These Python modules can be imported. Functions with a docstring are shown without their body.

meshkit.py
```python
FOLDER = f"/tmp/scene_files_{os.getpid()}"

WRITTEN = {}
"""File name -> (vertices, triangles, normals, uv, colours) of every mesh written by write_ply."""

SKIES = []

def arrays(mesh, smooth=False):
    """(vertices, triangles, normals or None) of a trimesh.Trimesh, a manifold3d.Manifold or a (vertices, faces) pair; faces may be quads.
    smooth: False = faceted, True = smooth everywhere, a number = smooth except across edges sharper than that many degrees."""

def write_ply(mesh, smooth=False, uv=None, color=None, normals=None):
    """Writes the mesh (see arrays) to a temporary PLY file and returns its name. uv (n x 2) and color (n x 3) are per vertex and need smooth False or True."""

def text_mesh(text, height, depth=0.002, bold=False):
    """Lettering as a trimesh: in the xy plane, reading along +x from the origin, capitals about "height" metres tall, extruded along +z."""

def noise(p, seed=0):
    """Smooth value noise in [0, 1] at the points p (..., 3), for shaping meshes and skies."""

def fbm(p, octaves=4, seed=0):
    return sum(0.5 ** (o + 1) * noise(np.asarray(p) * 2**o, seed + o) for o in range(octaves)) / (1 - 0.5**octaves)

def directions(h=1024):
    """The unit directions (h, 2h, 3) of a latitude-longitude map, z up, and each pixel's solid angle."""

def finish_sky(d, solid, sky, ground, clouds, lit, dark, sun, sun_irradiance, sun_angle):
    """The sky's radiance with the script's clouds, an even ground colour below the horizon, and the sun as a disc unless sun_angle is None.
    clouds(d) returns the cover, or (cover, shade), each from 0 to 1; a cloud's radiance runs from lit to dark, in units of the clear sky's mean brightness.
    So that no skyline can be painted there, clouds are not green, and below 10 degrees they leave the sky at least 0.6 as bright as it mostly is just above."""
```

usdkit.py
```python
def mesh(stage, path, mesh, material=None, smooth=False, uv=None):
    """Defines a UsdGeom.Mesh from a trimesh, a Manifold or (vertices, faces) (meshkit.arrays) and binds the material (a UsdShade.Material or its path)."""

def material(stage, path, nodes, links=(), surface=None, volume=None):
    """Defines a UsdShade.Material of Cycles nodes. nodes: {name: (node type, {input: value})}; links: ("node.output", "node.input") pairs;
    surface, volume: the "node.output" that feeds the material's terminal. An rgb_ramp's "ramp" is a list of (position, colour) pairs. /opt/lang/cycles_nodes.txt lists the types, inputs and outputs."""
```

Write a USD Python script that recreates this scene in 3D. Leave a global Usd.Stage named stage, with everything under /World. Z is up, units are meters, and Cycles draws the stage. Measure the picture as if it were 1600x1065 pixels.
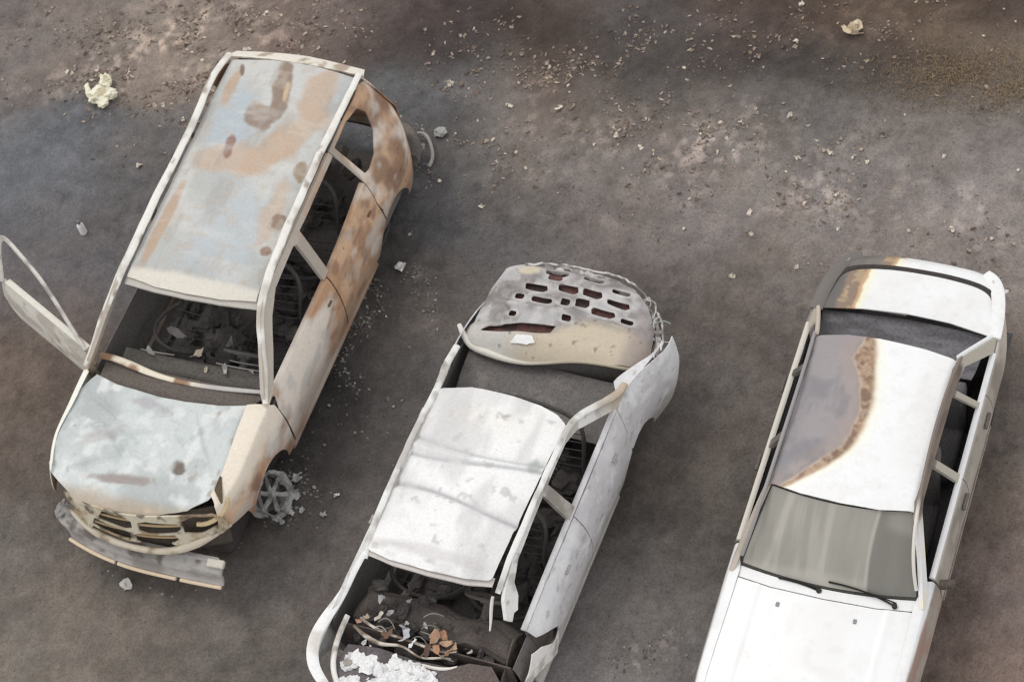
import math, numpy as np, trimesh, usdkit, meshkit
from scipy.spatial import Delaunay
from scipy.interpolate import CubicSpline, interp1d
import shapely
from shapely.geometry import Polygon, Point, LineString
from pxr import Usd, UsdGeom, UsdLux, UsdShade, Gf, Sdf, Vt

stage = Usd.Stage.CreateInMemory()
UsdGeom.Xform.Define(stage, '/World')
UsdGeom.Scope.Define(stage, '/World/Looks')

# ---------------------------------------------------------------- camera
CAM_H, PITCH, ROLL = 17.16898, math.radians(53.6171), math.radians(-17.78807)
EXPOSURE = -0.34
SKY_LO, SKY_HI = 9.0, 14.0
fwd = np.array([0, math.cos(PITCH), -math.sin(PITCH)]); r0 = np.array([1., 0, 0]); u0 = np.cross(r0, fwd)
right = r0*math.cos(ROLL)+u0*math.sin(ROLL); up = -r0*math.sin(ROLL)+u0*math.cos(ROLL)
cam = UsdGeom.Camera.Define(stage, '/World/camera')
cam.CreateHorizontalApertureAttr(36.0); cam.CreateVerticalApertureAttr(36.0*681/1024)
cam.CreateFocalLengthAttr(36.0*3866.14/1600)
cam.CreateClippingRangeAttr(Gf.Vec2f(0.5, 2000))
cam.CreateExposureAttr(EXPOSURE); cam.CreateFStopAttr(4.0); cam.CreateFocusDistanceAttr(14.5)     # slightly soft, like the photograph
M = Gf.Matrix4d(*right, 0, *up, 0, *(-fwd), 0, 0, 0, CAM_H, 1)
cam.AddTransformOp().Set(M)

# ---------------------------------------------------------------- sky and sun (bright overcast)
SUN_EL, SUN_AZ = math.radians(64), math.radians(-35)     # azimuth = atan2(x, y) of the direction towards the sun
sky_mat = usdkit.material(stage, '/World/Looks/sky', {
    'sky': ('sky_texture', {'sky_type': 'single_scattering', 'sun_disc': False, 'sun_elevation': SUN_EL, 'sun_rotation': SUN_AZ, 'altitude': 300., 'aerosol_density': 2.0}),
    'tc': ('texture_coordinate', {}),
    'n': ('noise_texture', {'scale': 2.2, 'detail': 5., 'roughness': .55}),
    'r': ('rgb_ramp', {'ramp': [(0.25, (.78, .78, .78)), (0.7, (1, 1, 1))]}),
    'cl': ('mix', {'mix_type': 'mix', 'color1': (SKY_LO, SKY_LO, SKY_LO*1.03), 'color2': (SKY_HI, SKY_HI*.99, SKY_HI*.97)}),
    'm': ('mix', {'mix_type': 'mix'}),
    'bg': ('background_shader', {'strength': 0.1})},
    [('tc.generated', 'n.vector'), ('n.fac', 'r.fac'), ('n.fac', 'cl.fac'), ('sky.color', 'm.color1'), ('cl.color', 'm.color2'), ('r.color', 'm.fac'), ('m.color', 'bg.color')], surface='bg.background')
dome = UsdLux.DomeLight.Define(stage, '/World/sky')
dome.GetPrim().SetCustomDataByKey('kind', 'structure'); dome.GetPrim().SetCustomDataByKey('label', 'bright even overcast sky above the parking ground'); dome.GetPrim().SetCustomDataByKey('category', 'sky')
UsdShade.MaterialBindingAPI.Apply(dome.GetPrim()).Bind(sky_mat)
sun = UsdLux.DistantLight.Define(stage, '/World/sun')
sun.CreateIntensityAttr(0.3); sun.CreateAngleAttr(28.0); sun.CreateNormalizeAttr(True); sun.CreateColorAttr(Gf.Vec3f(1, .97, .92))
sd = np.array([math.sin(SUN_AZ)*math.cos(SUN_EL), math.cos(SUN_AZ)*math.cos(SUN_EL), math.sin(SUN_EL)])
zx = np.cross([0, 0, 1.], sd); zx /= np.linalg.norm(zx); zy = np.cross(sd, zx)
sun.AddTransformOp().Set(Gf.Matrix4d(*zx, 0, *zy, 0, *sd, 0, 0, 0, 40, 1))
# ---------------------------------------------------------------- helpers
KT = 1.0
fbm, noise = meshkit.fbm, meshkit.noise
def lin(c):
    c = np.asarray(c, float)/255.
    return np.where(c <= .04045, c/12.92, ((c+.055)/1.055)**2.4)
def C(r, g, b, k=1.0):
    return np.minimum(lin((r, g, b))*k, .86)
def sstep(a, b, x):
    t = np.clip((np.asarray(x, float)-a)/(b-a), 0, 1); return t*t*(3-2*t)
def mixc(a, b, m):
    m = np.asarray(m)[..., None]; return a*(1-m)+b*m
def fb(P, s, seed=0, o=4):
    return fbm(np.asarray(P)*s+17.3*(seed+1), o, seed)
def blob(P, cx, cy, rx, ry, rot=0., soft=.35, n=.45, s=9., seed=0, ax=(0, 1)):
    """mask of a ragged elliptical stain in two local axes"""
    x, y = P[:, ax[0]]-cx, P[:, ax[1]]-cy
    c, q = math.cos(rot), math.sin(rot)
    d = np.hypot((x*c+y*q)/rx, (-x*q+y*c)/ry) + n*2*(fb(P, s, seed)-.5)
    return 1-sstep(1-soft, 1+soft, d)

used = {}
def numbered(parent, name):
    k = parent+'/'+name; i = used.get(k, 0); used[k] = i+1
    return name if i == 0 else f'{name}_{i:03d}'
def setkeys(prim, label=None, category=None, group=None, kind=None):
    for k, v in dict(label=label, category=category, group=group, kind=kind).items():
        if v: prim.SetCustomDataByKey(k, v)
def thing(name, label, category, loc=(0, 0, 0), rotz=0., group=None):
    x = UsdGeom.Xform.Define(stage, '/World/'+numbered('/World', name))
    x.AddTranslateOp().Set(Gf.Vec3d(*map(float, loc))); x.AddRotateZOp().Set(float(rotz))
    setkeys(x.GetPrim(), label, category, group); return x.GetPrim()
def obj(name, mesh, mat, parent=None, paint=None, smooth=40, label=None, category=None, group=None, kind=None):
    pp = str(parent.GetPath()) if parent else '/World'
    path = pp+'/'+numbered(pp, name)
    v, f, n = meshkit.arrays(mesh, smooth)
    m = usdkit.mesh(stage, path, (v, f), mat, smooth=False)
    if n is not None:
        m.CreateNormalsAttr(Vt.Vec3fArray.FromNumpy(n.astype(np.float32))); m.SetNormalsInterpolation('vertex')
    if paint is not None:
        c = paint(v) if callable(paint) else np.broadcast_to(np.asarray(paint, float), v.shape)
        pv = UsdGeom.PrimvarsAPI(m).CreatePrimvar('tint', Sdf.ValueTypeNames.Color3fArray, 'vertex')
        pv.Set(Vt.Vec3fArray.FromNumpy(np.clip(c, 0.004, .9).astype(np.float32)))
    setkeys(m.GetPrim(), label, category, group, kind)
    return m.GetPrim()

def ring_pts(r, res):
    r = shapely.segmentize(r, res); return np.array(r.coords)[:-1]
def sheet(poly, fn, res=.016, thick=.006, out=(0, 0, 1), warp=None):
    """polygon in two parameters -> bent metal sheet with thickness. fn(u, v) -> (n, 3)."""
    if isinstance(poly, (list, tuple)): poly = Polygon(poly)
    poly = poly.buffer(0)
    if poly.geom_type != 'Polygon': poly = max(poly.geoms, key=lambda g: g.area)
    b = np.vstack([ring_pts(r, res) for r in [poly.exterior, *poly.interiors]])
    x0, y0, x1, y1 = poly.bounds
    gx, gy = np.meshgrid(np.arange(x0, x1, res), np.arange(y0, y1, res*.87)); gx = gx+(np.arange(gx.shape[0]) % 2)[:, None]*res*.5
    g = np.stack([gx.ravel(), gy.ravel()], 1)
    inner = poly.buffer(-res*.55)
    if not inner.is_empty: g = g[shapely.contains_xy(inner, g[:, 0], g[:, 1])]
    else: g = g[:0]
    p = np.vstack([b, g])
    t = Delaunay(p).simplices
    cc = p[t].mean(1); t = t[shapely.contains_xy(poly, cc[:, 0], cc[:, 1])]
    a = p[t]; area = (a[:, 1, 0]-a[:, 0, 0])*(a[:, 2, 1]-a[:, 0, 1])-(a[:, 1, 1]-a[:, 0, 1])*(a[:, 2, 0]-a[:, 0, 0])
    t = t[np.abs(area) > 1e-9]; area = area[np.abs(area) > 1e-9]
    t[area < 0] = t[area < 0][:, ::-1]
    V = np.asarray(fn(p[:, 0], p[:, 1]), float)
    if warp is not None: V = V+warp(V)
    fnm = np.cross(V[t[:, 1]]-V[t[:, 0]], V[t[:, 2]]-V[t[:, 0]])
    if (fnm @ np.asarray(out, float)).sum() < 0: t = t[:, ::-1]; fnm = -fnm
    n = np.zeros_like(V)
    for k in range(3): np.add.at(n, t[:, k], fnm)
    n /= np.linalg.norm(n, axis=1, keepdims=True)+1e-12
    V2 = V-n*thick
    e = np.vstack([t[:, [0, 1]], t[:, [1, 2]], t[:, [2, 0]]])
    key = np.sort(e, 1); _, inv, cnt = np.unique(key, axis=0, return_inverse=True, return_counts=True)
    be = e[cnt[inv.ravel()] == 1]; N = len(V)
    side = np.vstack([np.stack([be[:, 1], be[:, 0], be[:, 0]+N], 1), np.stack([be[:, 1], be[:, 0]+N, be[:, 1]+N], 1)])
    return trimesh.Trimesh(np.vstack([V, V2]), np.vstack([t, t[:, ::-1]+N, side]), process=False)
def smooth_line(pts, n=None, closed=False):
    pts = np.asarray(pts, float); d = np.r_[0, np.cumsum(np.linalg.norm(np.diff(pts, axis=0), axis=1))]
    if len(pts) < 3: return np.stack([np.interp(np.linspace(0, d[-1], n or 8), d, pts[:, k]) for k in range(pts.shape[1])], 1)
    return CubicSpline(d, pts)(np.linspace(0, d[-1], n or max(12, int(d[-1]/.04))))
def tube(pts, r, sides=10, n=None, flat=1.0, curve=True, upv=(0, 0, 1), cap=True):
    """swept tube, r a number or per-point; flat scales the section along upv"""
    p = smooth_line(pts, n) if curve else np.asarray(pts, float)
    r = np.asarray(r, float); r = np.full(len(p), float(r)) if r.ndim == 0 else np.interp(np.linspace(0, 1, len(p)), np.linspace(0, 1, len(r)), r)
    t = np.gradient(p, axis=0); t /= np.linalg.norm(t, axis=1, keepdims=True)+1e-12
    upv = np.asarray(upv, float)
    a = np.cross(t, upv); bad = np.linalg.norm(a, axis=1) < 1e-3; a[bad] = np.cross(t[bad], [1., .2, 0]); a /= np.linalg.norm(a, axis=1, keepdims=True)
    b = np.cross(a, t)
    th = np.arange(sides)*2*np.pi/sides+np.pi/sides
    v = p[:, None]+r[:, None, None]*(np.cos(th)[None, :, None]*a[:, None]+flat*np.sin(th)[None, :, None]*b[:, None])
    i, j = np.meshgrid(np.arange(len(p)-1), np.arange(sides), indexing='ij')
    q = np.stack([i*sides+j, i*sides+(j+1) % sides, (i+1)*sides+(j+1) % sides, (i+1)*sides+j], -1).reshape(-1, 4)
    f = np.vstack([q[:, [0, 2, 1]], q[:, [0, 3, 2]]]); v = v.reshape(-1, 3)
    k = len(v); v = np.vstack([v, p[:1], p[-1:]]); L = (len(p)-1)*sides; jj = np.arange(sides)
    f = np.vstack([f, np.stack([np.full(sides, k), jj, (jj+1) % sides], 1), np.stack([np.full(sides, k+1), L+(jj+1) % sides, L+jj], 1)])
    m = trimesh.Trimesh(v, f, process=False)
    if m.volume < 0: m.invert()
    return m
def box(c, s, rot=None, bev=.012):
    """rounded box: hull of a shrunken box's corners spread by small octahedra"""
    s = np.asarray(s, float)/2; bev = min(bev, s.min()*.6)
    cs = np.array([[x, y, z] for x in (-1, 1) for y in (-1, 1) for z in (-1, 1)])*(s-bev)
    o = np.array([[1, 0, 0], [-1, 0, 0], [0, 1, 0], [0, -1, 0], [0, 0, 1], [0, 0, -1]]); d = np.array([[x, y, z] for x in (-1, 1) for y in (-1, 1) for z in (-1, 1)])*.62
    m = trimesh.convex.convex_hull((cs[:, None]+np.vstack([o, d])[None]*bev).reshape(-1, 3))
    if rot is not None: m.apply_transform(trimesh.transformations.euler_matrix(*rot))
    m.apply_translation(c); return m
def lump(c, s, seed=0, amp=.45, sub=3, sc=2.2):
    m = trimesh.creation.icosphere(subdivisions=sub); v = m.vertices
    k = 1+amp*2*(fbm(v*sc+seed*7.7, 3, seed)-.5)
    m.vertices = v*k[:, None]*np.asarray(s)+c; return m
def shift(m, seed, amp, sc):
    v = m.vertices; m.vertices = v+np.stack([fb(v, sc, seed+k, 3)-.5 for k in range(3)], 1)*2*amp; return m
def cat(*ms): return trimesh.util.concatenate([x for m in ms for x in (m if isinstance(m, list) else [m])])
def flake(rng, size, seg=5, curl=.5, thick=.002, aspect=.7):
    """crumpled thin scrap with ragged outline, lying near z = 0"""
    a = np.sort(rng.uniform(0, 2*np.pi, 11)); rr = size*rng.uniform(.55, 1., 11)
    poly = Polygon(np.stack([rr*np.cos(a), rr*np.sin(a)*aspect], 1)).buffer(size*.04)
    k = rng.uniform(0, 100); ang = rng.uniform(0, np.pi)
    def fn(u, v):
        p = np.stack([u, v, 0*u], 1)/size
        z = size*(curl*(fbm(p*1.6+k, 2, 3)-.4)+curl*.5*np.abs(p[:, 0]*math.cos(ang)+p[:, 1]*math.sin(ang)))
        return np.stack([u, v, z], 1)
    m = sheet(poly, fn, res=size/5, thick=thick); m.apply_translation([0, 0, -m.vertices[:, 2].min()]); return m

# ---------------------------------------------------------------- materials
def metal(name, rough=.6, spec=.4, fine=.5, bump=.25, scale=260., coat=0.):
    """colour comes from the piece's own tint, broken up by fine grain"""
    return usdkit.material(stage, '/World/Looks/'+name, {
        'a': ('attribute', {'attribute': 'tint'}), 'g': ('geometry', {}),
        'n': ('noise_texture', {'scale': scale, 'detail': 4., 'roughness': .7}),
        'n2': ('noise_texture', {'scale': 38., 'detail': 5., 'roughness': .65}),
        'r': ('rgb_ramp', {'ramp': [(.25, (1-fine,)*3), (.5, (1, 1, 1)), (.78, (1+fine*.5,)*3)]}),
        'r2': ('rgb_ramp', {'ramp': [(.3, (1-fine*.6,)*3), (.55, (1, 1, 1)), (.75, (1+fine*.25,)*3)]}),
        'm': ('mix', {'mix_type': 'multiply', 'fac': 1.}), 'm2': ('mix', {'mix_type': 'multiply', 'fac': 1.}),
        'b': ('bump', {'strength': bump, 'distance': .006}),
        'p': ('principled_bsdf', {'roughness': rough, 'specular_ior_level': spec, 'coat_weight': coat, 'coat_roughness': .12})},
        [('g.position', 'n.vector'), ('g.position', 'n2.vector'), ('n.fac', 'r.fac'), ('n2.fac', 'r2.fac'), ('a.color', 'm.color1'), ('r.color', 'm.color2'), ('m.color', 'm2.color1'), ('r2.color', 'm2.color2'),
         ('n2.fac', 'b.height'), ('b.normal', 'p.normal'), ('m2.color', 'p.base_color')], surface='p.BSDF')
M_burnt = metal('burnt_steel', .7, .3, .15, .22, 140.)
M_paint = metal('white_paint', .35, .5, .03, .02, coat=.3)
M_scorch = metal('scorched_paint', .45, .4, .07, .05)
M_char = metal('char', .9, .2, .45, .6, 70.)
M_ash = metal('ash', .95, .1, .3, .5, 150.)
M_scrap = metal('scrap', .8, .2, .25, .2)
def glass(name, film_c, base):
    return usdkit.material(stage, '/World/Looks/'+name, {
        'a': ('attribute', {'attribute': 'tint'}), 'fr': ('fresnel', {'IOR': 1.5}),
        't': ('transparent_bsdf', {'color': base}), 'gl': ('glossy_bsdf', {'roughness': .06, 'color': (.9, .9, .9)}),
        'd': ('diffuse_bsdf', {'color': film_c}), 'mx': ('mix_closure', {}), 'm2': ('mix_closure', {}), 'g': ('geometry', {}),
        'n': ('noise_texture', {'scale': 7., 'detail': 3.}), 'mm': ('math', {'math_type': 'multiply'}), 'ad': ('math', {'math_type': 'multiply', 'value2': 2.0})},
        [('fr.fac', 'mx.fac'), ('t.BSDF', 'mx.closure1'), ('gl.BSDF', 'mx.closure2'), ('g.position', 'n.vector'), ('n.fac', 'ad.value1'), ('a.fac', 'mm.value1'), ('ad.value', 'mm.value2'), ('a.fac', 'm2.fac'), ('mx.closure', 'm2.closure1'), ('d.BSDF', 'm2.closure2')], surface='m2.closure')
M_glass = glass('sooty_glass', (.50, .48, .43), (.55, .55, .53))
GROUND_K = 1.36
# ---------------------------------------------------------------- ground
GC = np.array([(-4.23,11.43,100,94,86), (-3.82,16.0,85,89,95), (-4.04,16.77,86,91,97), (-2.7,15.53,92,90,89), (-3.17,17.8,110,102,95), (-2.07,17.32,112,103,95), (-0.95,17.0,104,92,86), (-0.23,16.77,78,70,68), (0.5,16.58,70,60,58), (1.2,16.05,76,66,60), (1.07,15.59,92,80,72), (1.99,15.53,70,68,70), (2.89,15.39,84,70,64), (3.68,14.96,84,69,58), (4.47,14.6,82,68,54), (5.23,14.35,78,64,58), (4.5,14.18,112,97,80), (4.83,13.62,108,95,79), (4.14,14.17,86,72,64), (3.17,14.35,76,75,74), (3.88,13.79,80,78,76), (4.75,13.26,84,82,80), (2.3,14.89,82,78,74), (1.71,14.98,92,86,80), (0.41,15.2,100,96,92), (1.03,14.29,104,98,93), (1.9,14.16,112,106,102), (2.7,13.82,112,107,103), (3.48,13.49,104,102,100), (3.69,12.94,122,115,111), (4.42,12.86,112,108,106), (2.73,13.03,112,106,103), (3.95,12.38,116,110,107), (-0.23,14.11,86,87,90), (0.44,13.91,88,88,90), (-0.42,14.58,82,83,87), (-0.04,15.4,84,88,92), (1.37,13.37,106,100,97), (1.61,12.24,96,89,84), (2.28,12.55,108,101,96), (1.23,11.01,98,92,87), (0.64,9.95,92,87,82), (0.19,9.32,128,126,126), (0.4,9.13,104,100,97), (0.89,9.55,92,88,84), (2.94,8.8,116,102,96), (3.55,10.12,112,103,95), (2.58,8.4,116,101,93), (-0.95,12.54,82,80,79), (-1.52,12.07,82,79,78), (-0.98,13.43,86,84,83), (-2.03,11.26,88,85,83), (-2.56,10.82,90,86,84), (-3.18,11.05,94,90,86), (-3.79,10.71,108,100,90), (-4.53,10.91,106,100,90), (-4.06,13.41,94,86,79), (-4.2,14.12,96,84,76), (-4.34,12.26,98,93,88), (-2.94,15.23,88,87,89), (-3.62,14.8,88,88,92), (-3.74,18.05,98,92,90), (-2.78,10.28,98,92,85), (1.75,13.67,112,106,103), (-0.61,13.5,94,90,87), (0.56,11.95,84,80,77), (1.29,11.94,86,82,79)], float)  # bluish far-left points paint a window-reflection haze into the ground colour
DARK_PATCHES = [(-1.0, 13.75, .3, 1.4, -.45, .6), (.45, 11.9, .5, 1.2, -.6, .45), (-1.9, 12.2, .4, .8, -.3, .45), (-.1, 15.2, .4, .5, 0, .3), (1.9, 15.35, 1.9, .38, -.42, .6), (.4, 16.5, .9, .4, -.1, .35), (3.9, 14.3, 1.2, .3, -.42, .55), (4.2, 15.1, 1.6, .5, -.35, .4), (1.2, 16.1, .5, .35, -.2, .4), (-3.0, 13.2, .5, 1.2, .2, .25), (1.3, 10.2, .3, 1.3, -.6, .3), (-3.4, 12.2, .6, .35, 0, .35), (3.1, 9.6, .2, 1.6, -.55, .25)]     # darker ground: far band and patches beside the cars
def ground_tint(x, y):
    P = np.stack([x, y, 0*x], 1)
    jx, jy = x+1.3*(fb(P, 1.1, 1, 5)-.5), y+1.3*(fb(P, 1.1, 2, 5)-.5)
    L = lin(GC[:, 2:]); w = np.zeros(len(x)); c = np.zeros((len(x), 3))
    for (gx, gy), l in zip(GC[:, :2], L):
        k = np.exp(-((jx-gx)**2+(jy-gy)**2)/(2*.40**2))+1e-6/(1+(jx-gx)**2+(jy-gy)**2); w += k; c += k[:, None]*l
    c /= w[:, None]; c = c*.72+.28*c.mean(1, keepdims=True)*np.array([1.01, 1., .98])
    lt = np.zeros(len(x))
    for bx, by, rx, ry, a in ((-2.2, 17.2, 1.3, .75, .75), (-1.2, 17.0, .7, .4, .6), (1.0, 15.5, .9, .3, .45), (1.2, 14.7, 1., .6, .35), (2.3, 14.1, .6, .4, .7), (1.9, 13.8, .8, .5, .35), (3.1, 13.2, .7, .6, .45), (4.2, 12.3, .5, .4, .4), (3.6, 14.9, 1.2, .4, .35), (-.65, 13.8, .12, .6, .4), (-1.2, 13.3, .14, .45, .5), (.2, 9.4, .35, .2, .5)): lt = np.maximum(lt, a*np.exp(-((x-bx)/rx)**2-((y-by)/ry)**2))
    c = c*(1+(lt*1.5*sstep(.50, .66, fb(P, 13, 15, 3))*sstep(.38, .6, fb(P, 3.2, 16))+lt*.25)[:, None]*np.array([1.05, .98, .92]))*np.array([1.05, 1.0, .98])
    n = .5*(fb(P, 1.6, 5, 5)-.5)+.55*(fb(P, 7., 6, 4)-.5)+.6*(fb(P, 18., 7, 3)-.5)
    c = c*(1+(fb(P, 2.3, 8, 3)-.5)[:, None]*np.array([.10, .0, -.10]))
    for bx, by, rx, ry, rot, a in DARK_PATCHES: c = mixc(c, c*.42+lin((40, 40, 42))*.12, a*blob(P, bx, by, rx, ry, rot, .6, .35, 2.2, 9))
    return c*np.clip(1+n, .45, 1.7)[:, None]*GROUND_K
def axis(lo, hi, step):
    mid = np.arange(lo, hi, step); far = np.cumsum(step*1.25**np.arange(1, 42)); return np.r_[lo-far[::-1], mid, hi+far]
def ground_z(x, y):
    P = np.stack([x, y, 0*x], 1)
    near = np.exp(-((np.maximum(np.hypot(x, y-12.5)-9, 0))/6)**2)
    return near*(.05*(fb(P, .8, 11, 3)-.5)+.028*(fb(P, 5., 12, 3)-.5)+.014*(fb(P, 20., 13, 3)-.5)) + (1-near)*.25*(fb(P, .05, 14, 3)-.5)
ax, ay = axis(-5.6, 6.2, .022), axis(7.2, 19.2, .022)
gx, gy = np.meshgrid(ax, ay); gx, gy = gx.ravel(), gy.ravel()
gv = np.stack([gx, gy, ground_z(gx, gy)], 1)
i, j = np.meshgrid(np.arange(len(ay)-1), np.arange(len(ax)-1), indexing='ij'); W = len(ax)
q = np.stack([i*W+j, i*W+j+1, (i+1)*W+j+1, (i+1)*W+j], -1).reshape(-1, 4)
M_ground = metal('dark_dirt', .95, .12, .44, .55, 90.)
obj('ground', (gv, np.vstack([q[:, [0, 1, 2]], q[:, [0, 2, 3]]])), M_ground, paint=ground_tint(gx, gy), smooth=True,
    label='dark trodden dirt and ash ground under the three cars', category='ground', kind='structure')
# ---------------------------------------------------------------- shared car building
class Body:
    """one car's body surface in its own axes: x forward, y to its left, z up"""
    def __init__(s, sec, vb, lean, front, rear, shear=0., yoff=0., warp=(0.006, 3.)):
        v, y = np.array(sec, float).T; s.Y = CubicSpline(v, y); s.vb, s.lean = vb, lean; s.front, s.rear, s.shear, s.yoff = front, rear, shear, yoff; s.w = warp
    def taper(s, x):
        f, fl, fd = s.front; r, rl, rd = s.rear
        return fd*np.clip((x-f)/fl, 0, 2)**2.2+rd*np.clip((r-x)/rl, 0, 2)**2.2
    def side(s, sgn):
        def fn(x, v):
            y = np.where(v <= s.vb, s.Y(np.minimum(v, s.vb)), s.Y(s.vb)-(v-s.vb)*s.lean)-s.taper(x)
            return np.stack([x, sgn*y+s.yoff+s.shear*(v > s.vb)*(v-s.vb)*2*(x-.4), v], 1)
        return fn
    def fender(s, sgn, zt):
        """from the side over the shoulder to the bonnet gap; v above vb runs inwards"""
        def fn(x, v):
            w = np.clip(v-s.vb, 0, 1); z0 = zt(x)
            low = np.minimum(v, s.vb)
            y = s.Y(low)-s.taper(x)-np.where(w > 0, w*(.35+.65*np.clip(w/.1, 0, 1)), 0)
            z = low*(z0-.03)/s.vb*1.0+np.where(w > 0, .03*np.sqrt(np.clip(w/.1, 0, 1)), 0)
            z = np.where(v < .6, v, z*np.clip((v-.6)/.2, 0, 1)+v*(1-np.clip((v-.6)/.2, 0, 1)))
            return np.stack([x, sgn*y+s.yoff, z], 1)
        return fn
    def warp(s, V):
        a, sc = s.w; return np.stack([fb(V, sc, 30+k, 3)-.5 for k in range(3)], 1)*2*a*np.array([.6, 1, 1])
def arch(cx, r, z0, a0=0., a1=180., n=14):
    return [(cx+r*math.cos(math.radians(t)), z0+r*math.sin(math.radians(t))) for t in np.linspace(a0, a1, n)]
def both(f):
    for sgn in (1, -1): f(sgn)
def wheel_at(parent, x, y, z, r, w, mat, paint, tilt=0., tyre=None, spokes=7, rough=0.):
    th = np.linspace(0, 2*np.pi, 41)
    prof = np.array([(r*.62, -w/2), (r*.7, -w/2), (r*.66, -w*.25), (r*.66, w*.25), (r*.72, w/2), (r*.62, w/2), (r*.58, w*.2), (r*.58, -w*.2), (r*.62, -w/2)])
    rim = trimesh.creation.revolve(prof, sections=36)
    parts = [rim, trimesh.creation.cylinder(r*.16, w*.5, sections=18)]
    for k in range(spokes):
        a = 2*np.pi*k/spokes; b = box((r*.36, 0, w*.22), (r*.5, r*.13, w*.16), bev=.008); b.apply_transform(trimesh.transformations.rotation_matrix(a, (0, 0, 1))); parts.append(b)
    m = cat(parts)
    if rough > .03:
        m = m.subdivide().subdivide(); m.merge_vertices(); k = fb(m.triangles_center, 7., 6, 3); m.update_faces(k < np.quantile(k, .90)); m.remove_unreferenced_vertices()
    if rough: m = m.subdivide(); m.merge_vertices(); shift(m, 5, rough, 9.)
    T = trimesh.transformations.translation_matrix((x, y, z)) @ trimesh.transformations.rotation_matrix(-np.pi/2+tilt if y > 0 else np.pi/2-tilt, (1, 0, 0))
    m.apply_transform(T); wp = obj('wheel', m, mat, parent, paint)
    disc = trimesh.creation.cylinder(r*.5, .025, sections=28); disc.apply_translation((0, 0, -w*.2)); disc.apply_transform(T); obj('brake_disc', disc, M_char, wp, C(110, 105, 100))
    if tyre is not None:
        pr = np.array([(r*.66, -w/2), (r*.9, -w*.55), (r, -w*.38), (r, w*.38), (r*.9, w*.55), (r*.66, w/2), (r*.66, -w/2)])
        t = trimesh.creation.revolve(pr, sections=40); t.apply_transform(T); obj('tyre', t, M_char, wp, tyre)
    return wp
def seat(parent, x, y, z, paint, frame=True, w=.5):
    """a burnt-out seat: bare tubes and wires, or a charred cushioned seat"""
    if frame:
        h = w/2-.03
        m = [tube([(x-.05, y-h, z), (x-.14, y-h, z+.3), (x-.22, y-h*.9, z+.52), (x-.25, y-h*.5, z+.6), (x-.25, y+h*.5, z+.6), (x-.22, y+h*.9, z+.52), (x-.14, y+h, z+.3), (x-.05, y+h, z)], .018, 8, 40),
             tube([(x-.05, y-h, z), (x+.4, y-h, z+.04), (x+.46, y, z+.04), (x+.4, y+h, z+.04), (x-.05, y+h, z)], .018, 8, 36)]
        for k in range(6): m.append(tube([(x-.08-.026*k, y-h, z+.08+.08*k), (x-.05-.026*k, y, z+.09+.08*k), (x-.08-.026*k, y+h, z+.08+.08*k)], .005, 5, 8))
        for k in range(5): m.append(tube([(x+.03+.08*k, y-h, z+.02), (x+.03+.08*k, y, z-.02), (x+.03+.08*k, y+h, z+.02)], .005, 5, 8))
        m += [box((x+.1, y-h, z-.1), (.5, .03, .05)), box((x+.1, y+h, z-.1), (.5, .03, .05))]
        obj('seat_frame', cat(m), M_char, parent, paint)
    else:
        a = box((x+.18, y, z), (.5, w, .16), bev=.06); b = box((x-.16, y, z+.3), (.14, w*.95, .58), (0, -.25, 0), bev=.06); h = box((x-.25, y, z+.66), (.09, w*.5, .16), (0, -.25, 0), bev=.04)
        st = obj('seat', a, M_char, parent, paint); obj('backrest', b, M_char, st, paint); obj('headrest', h, M_char, st, paint)
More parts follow.
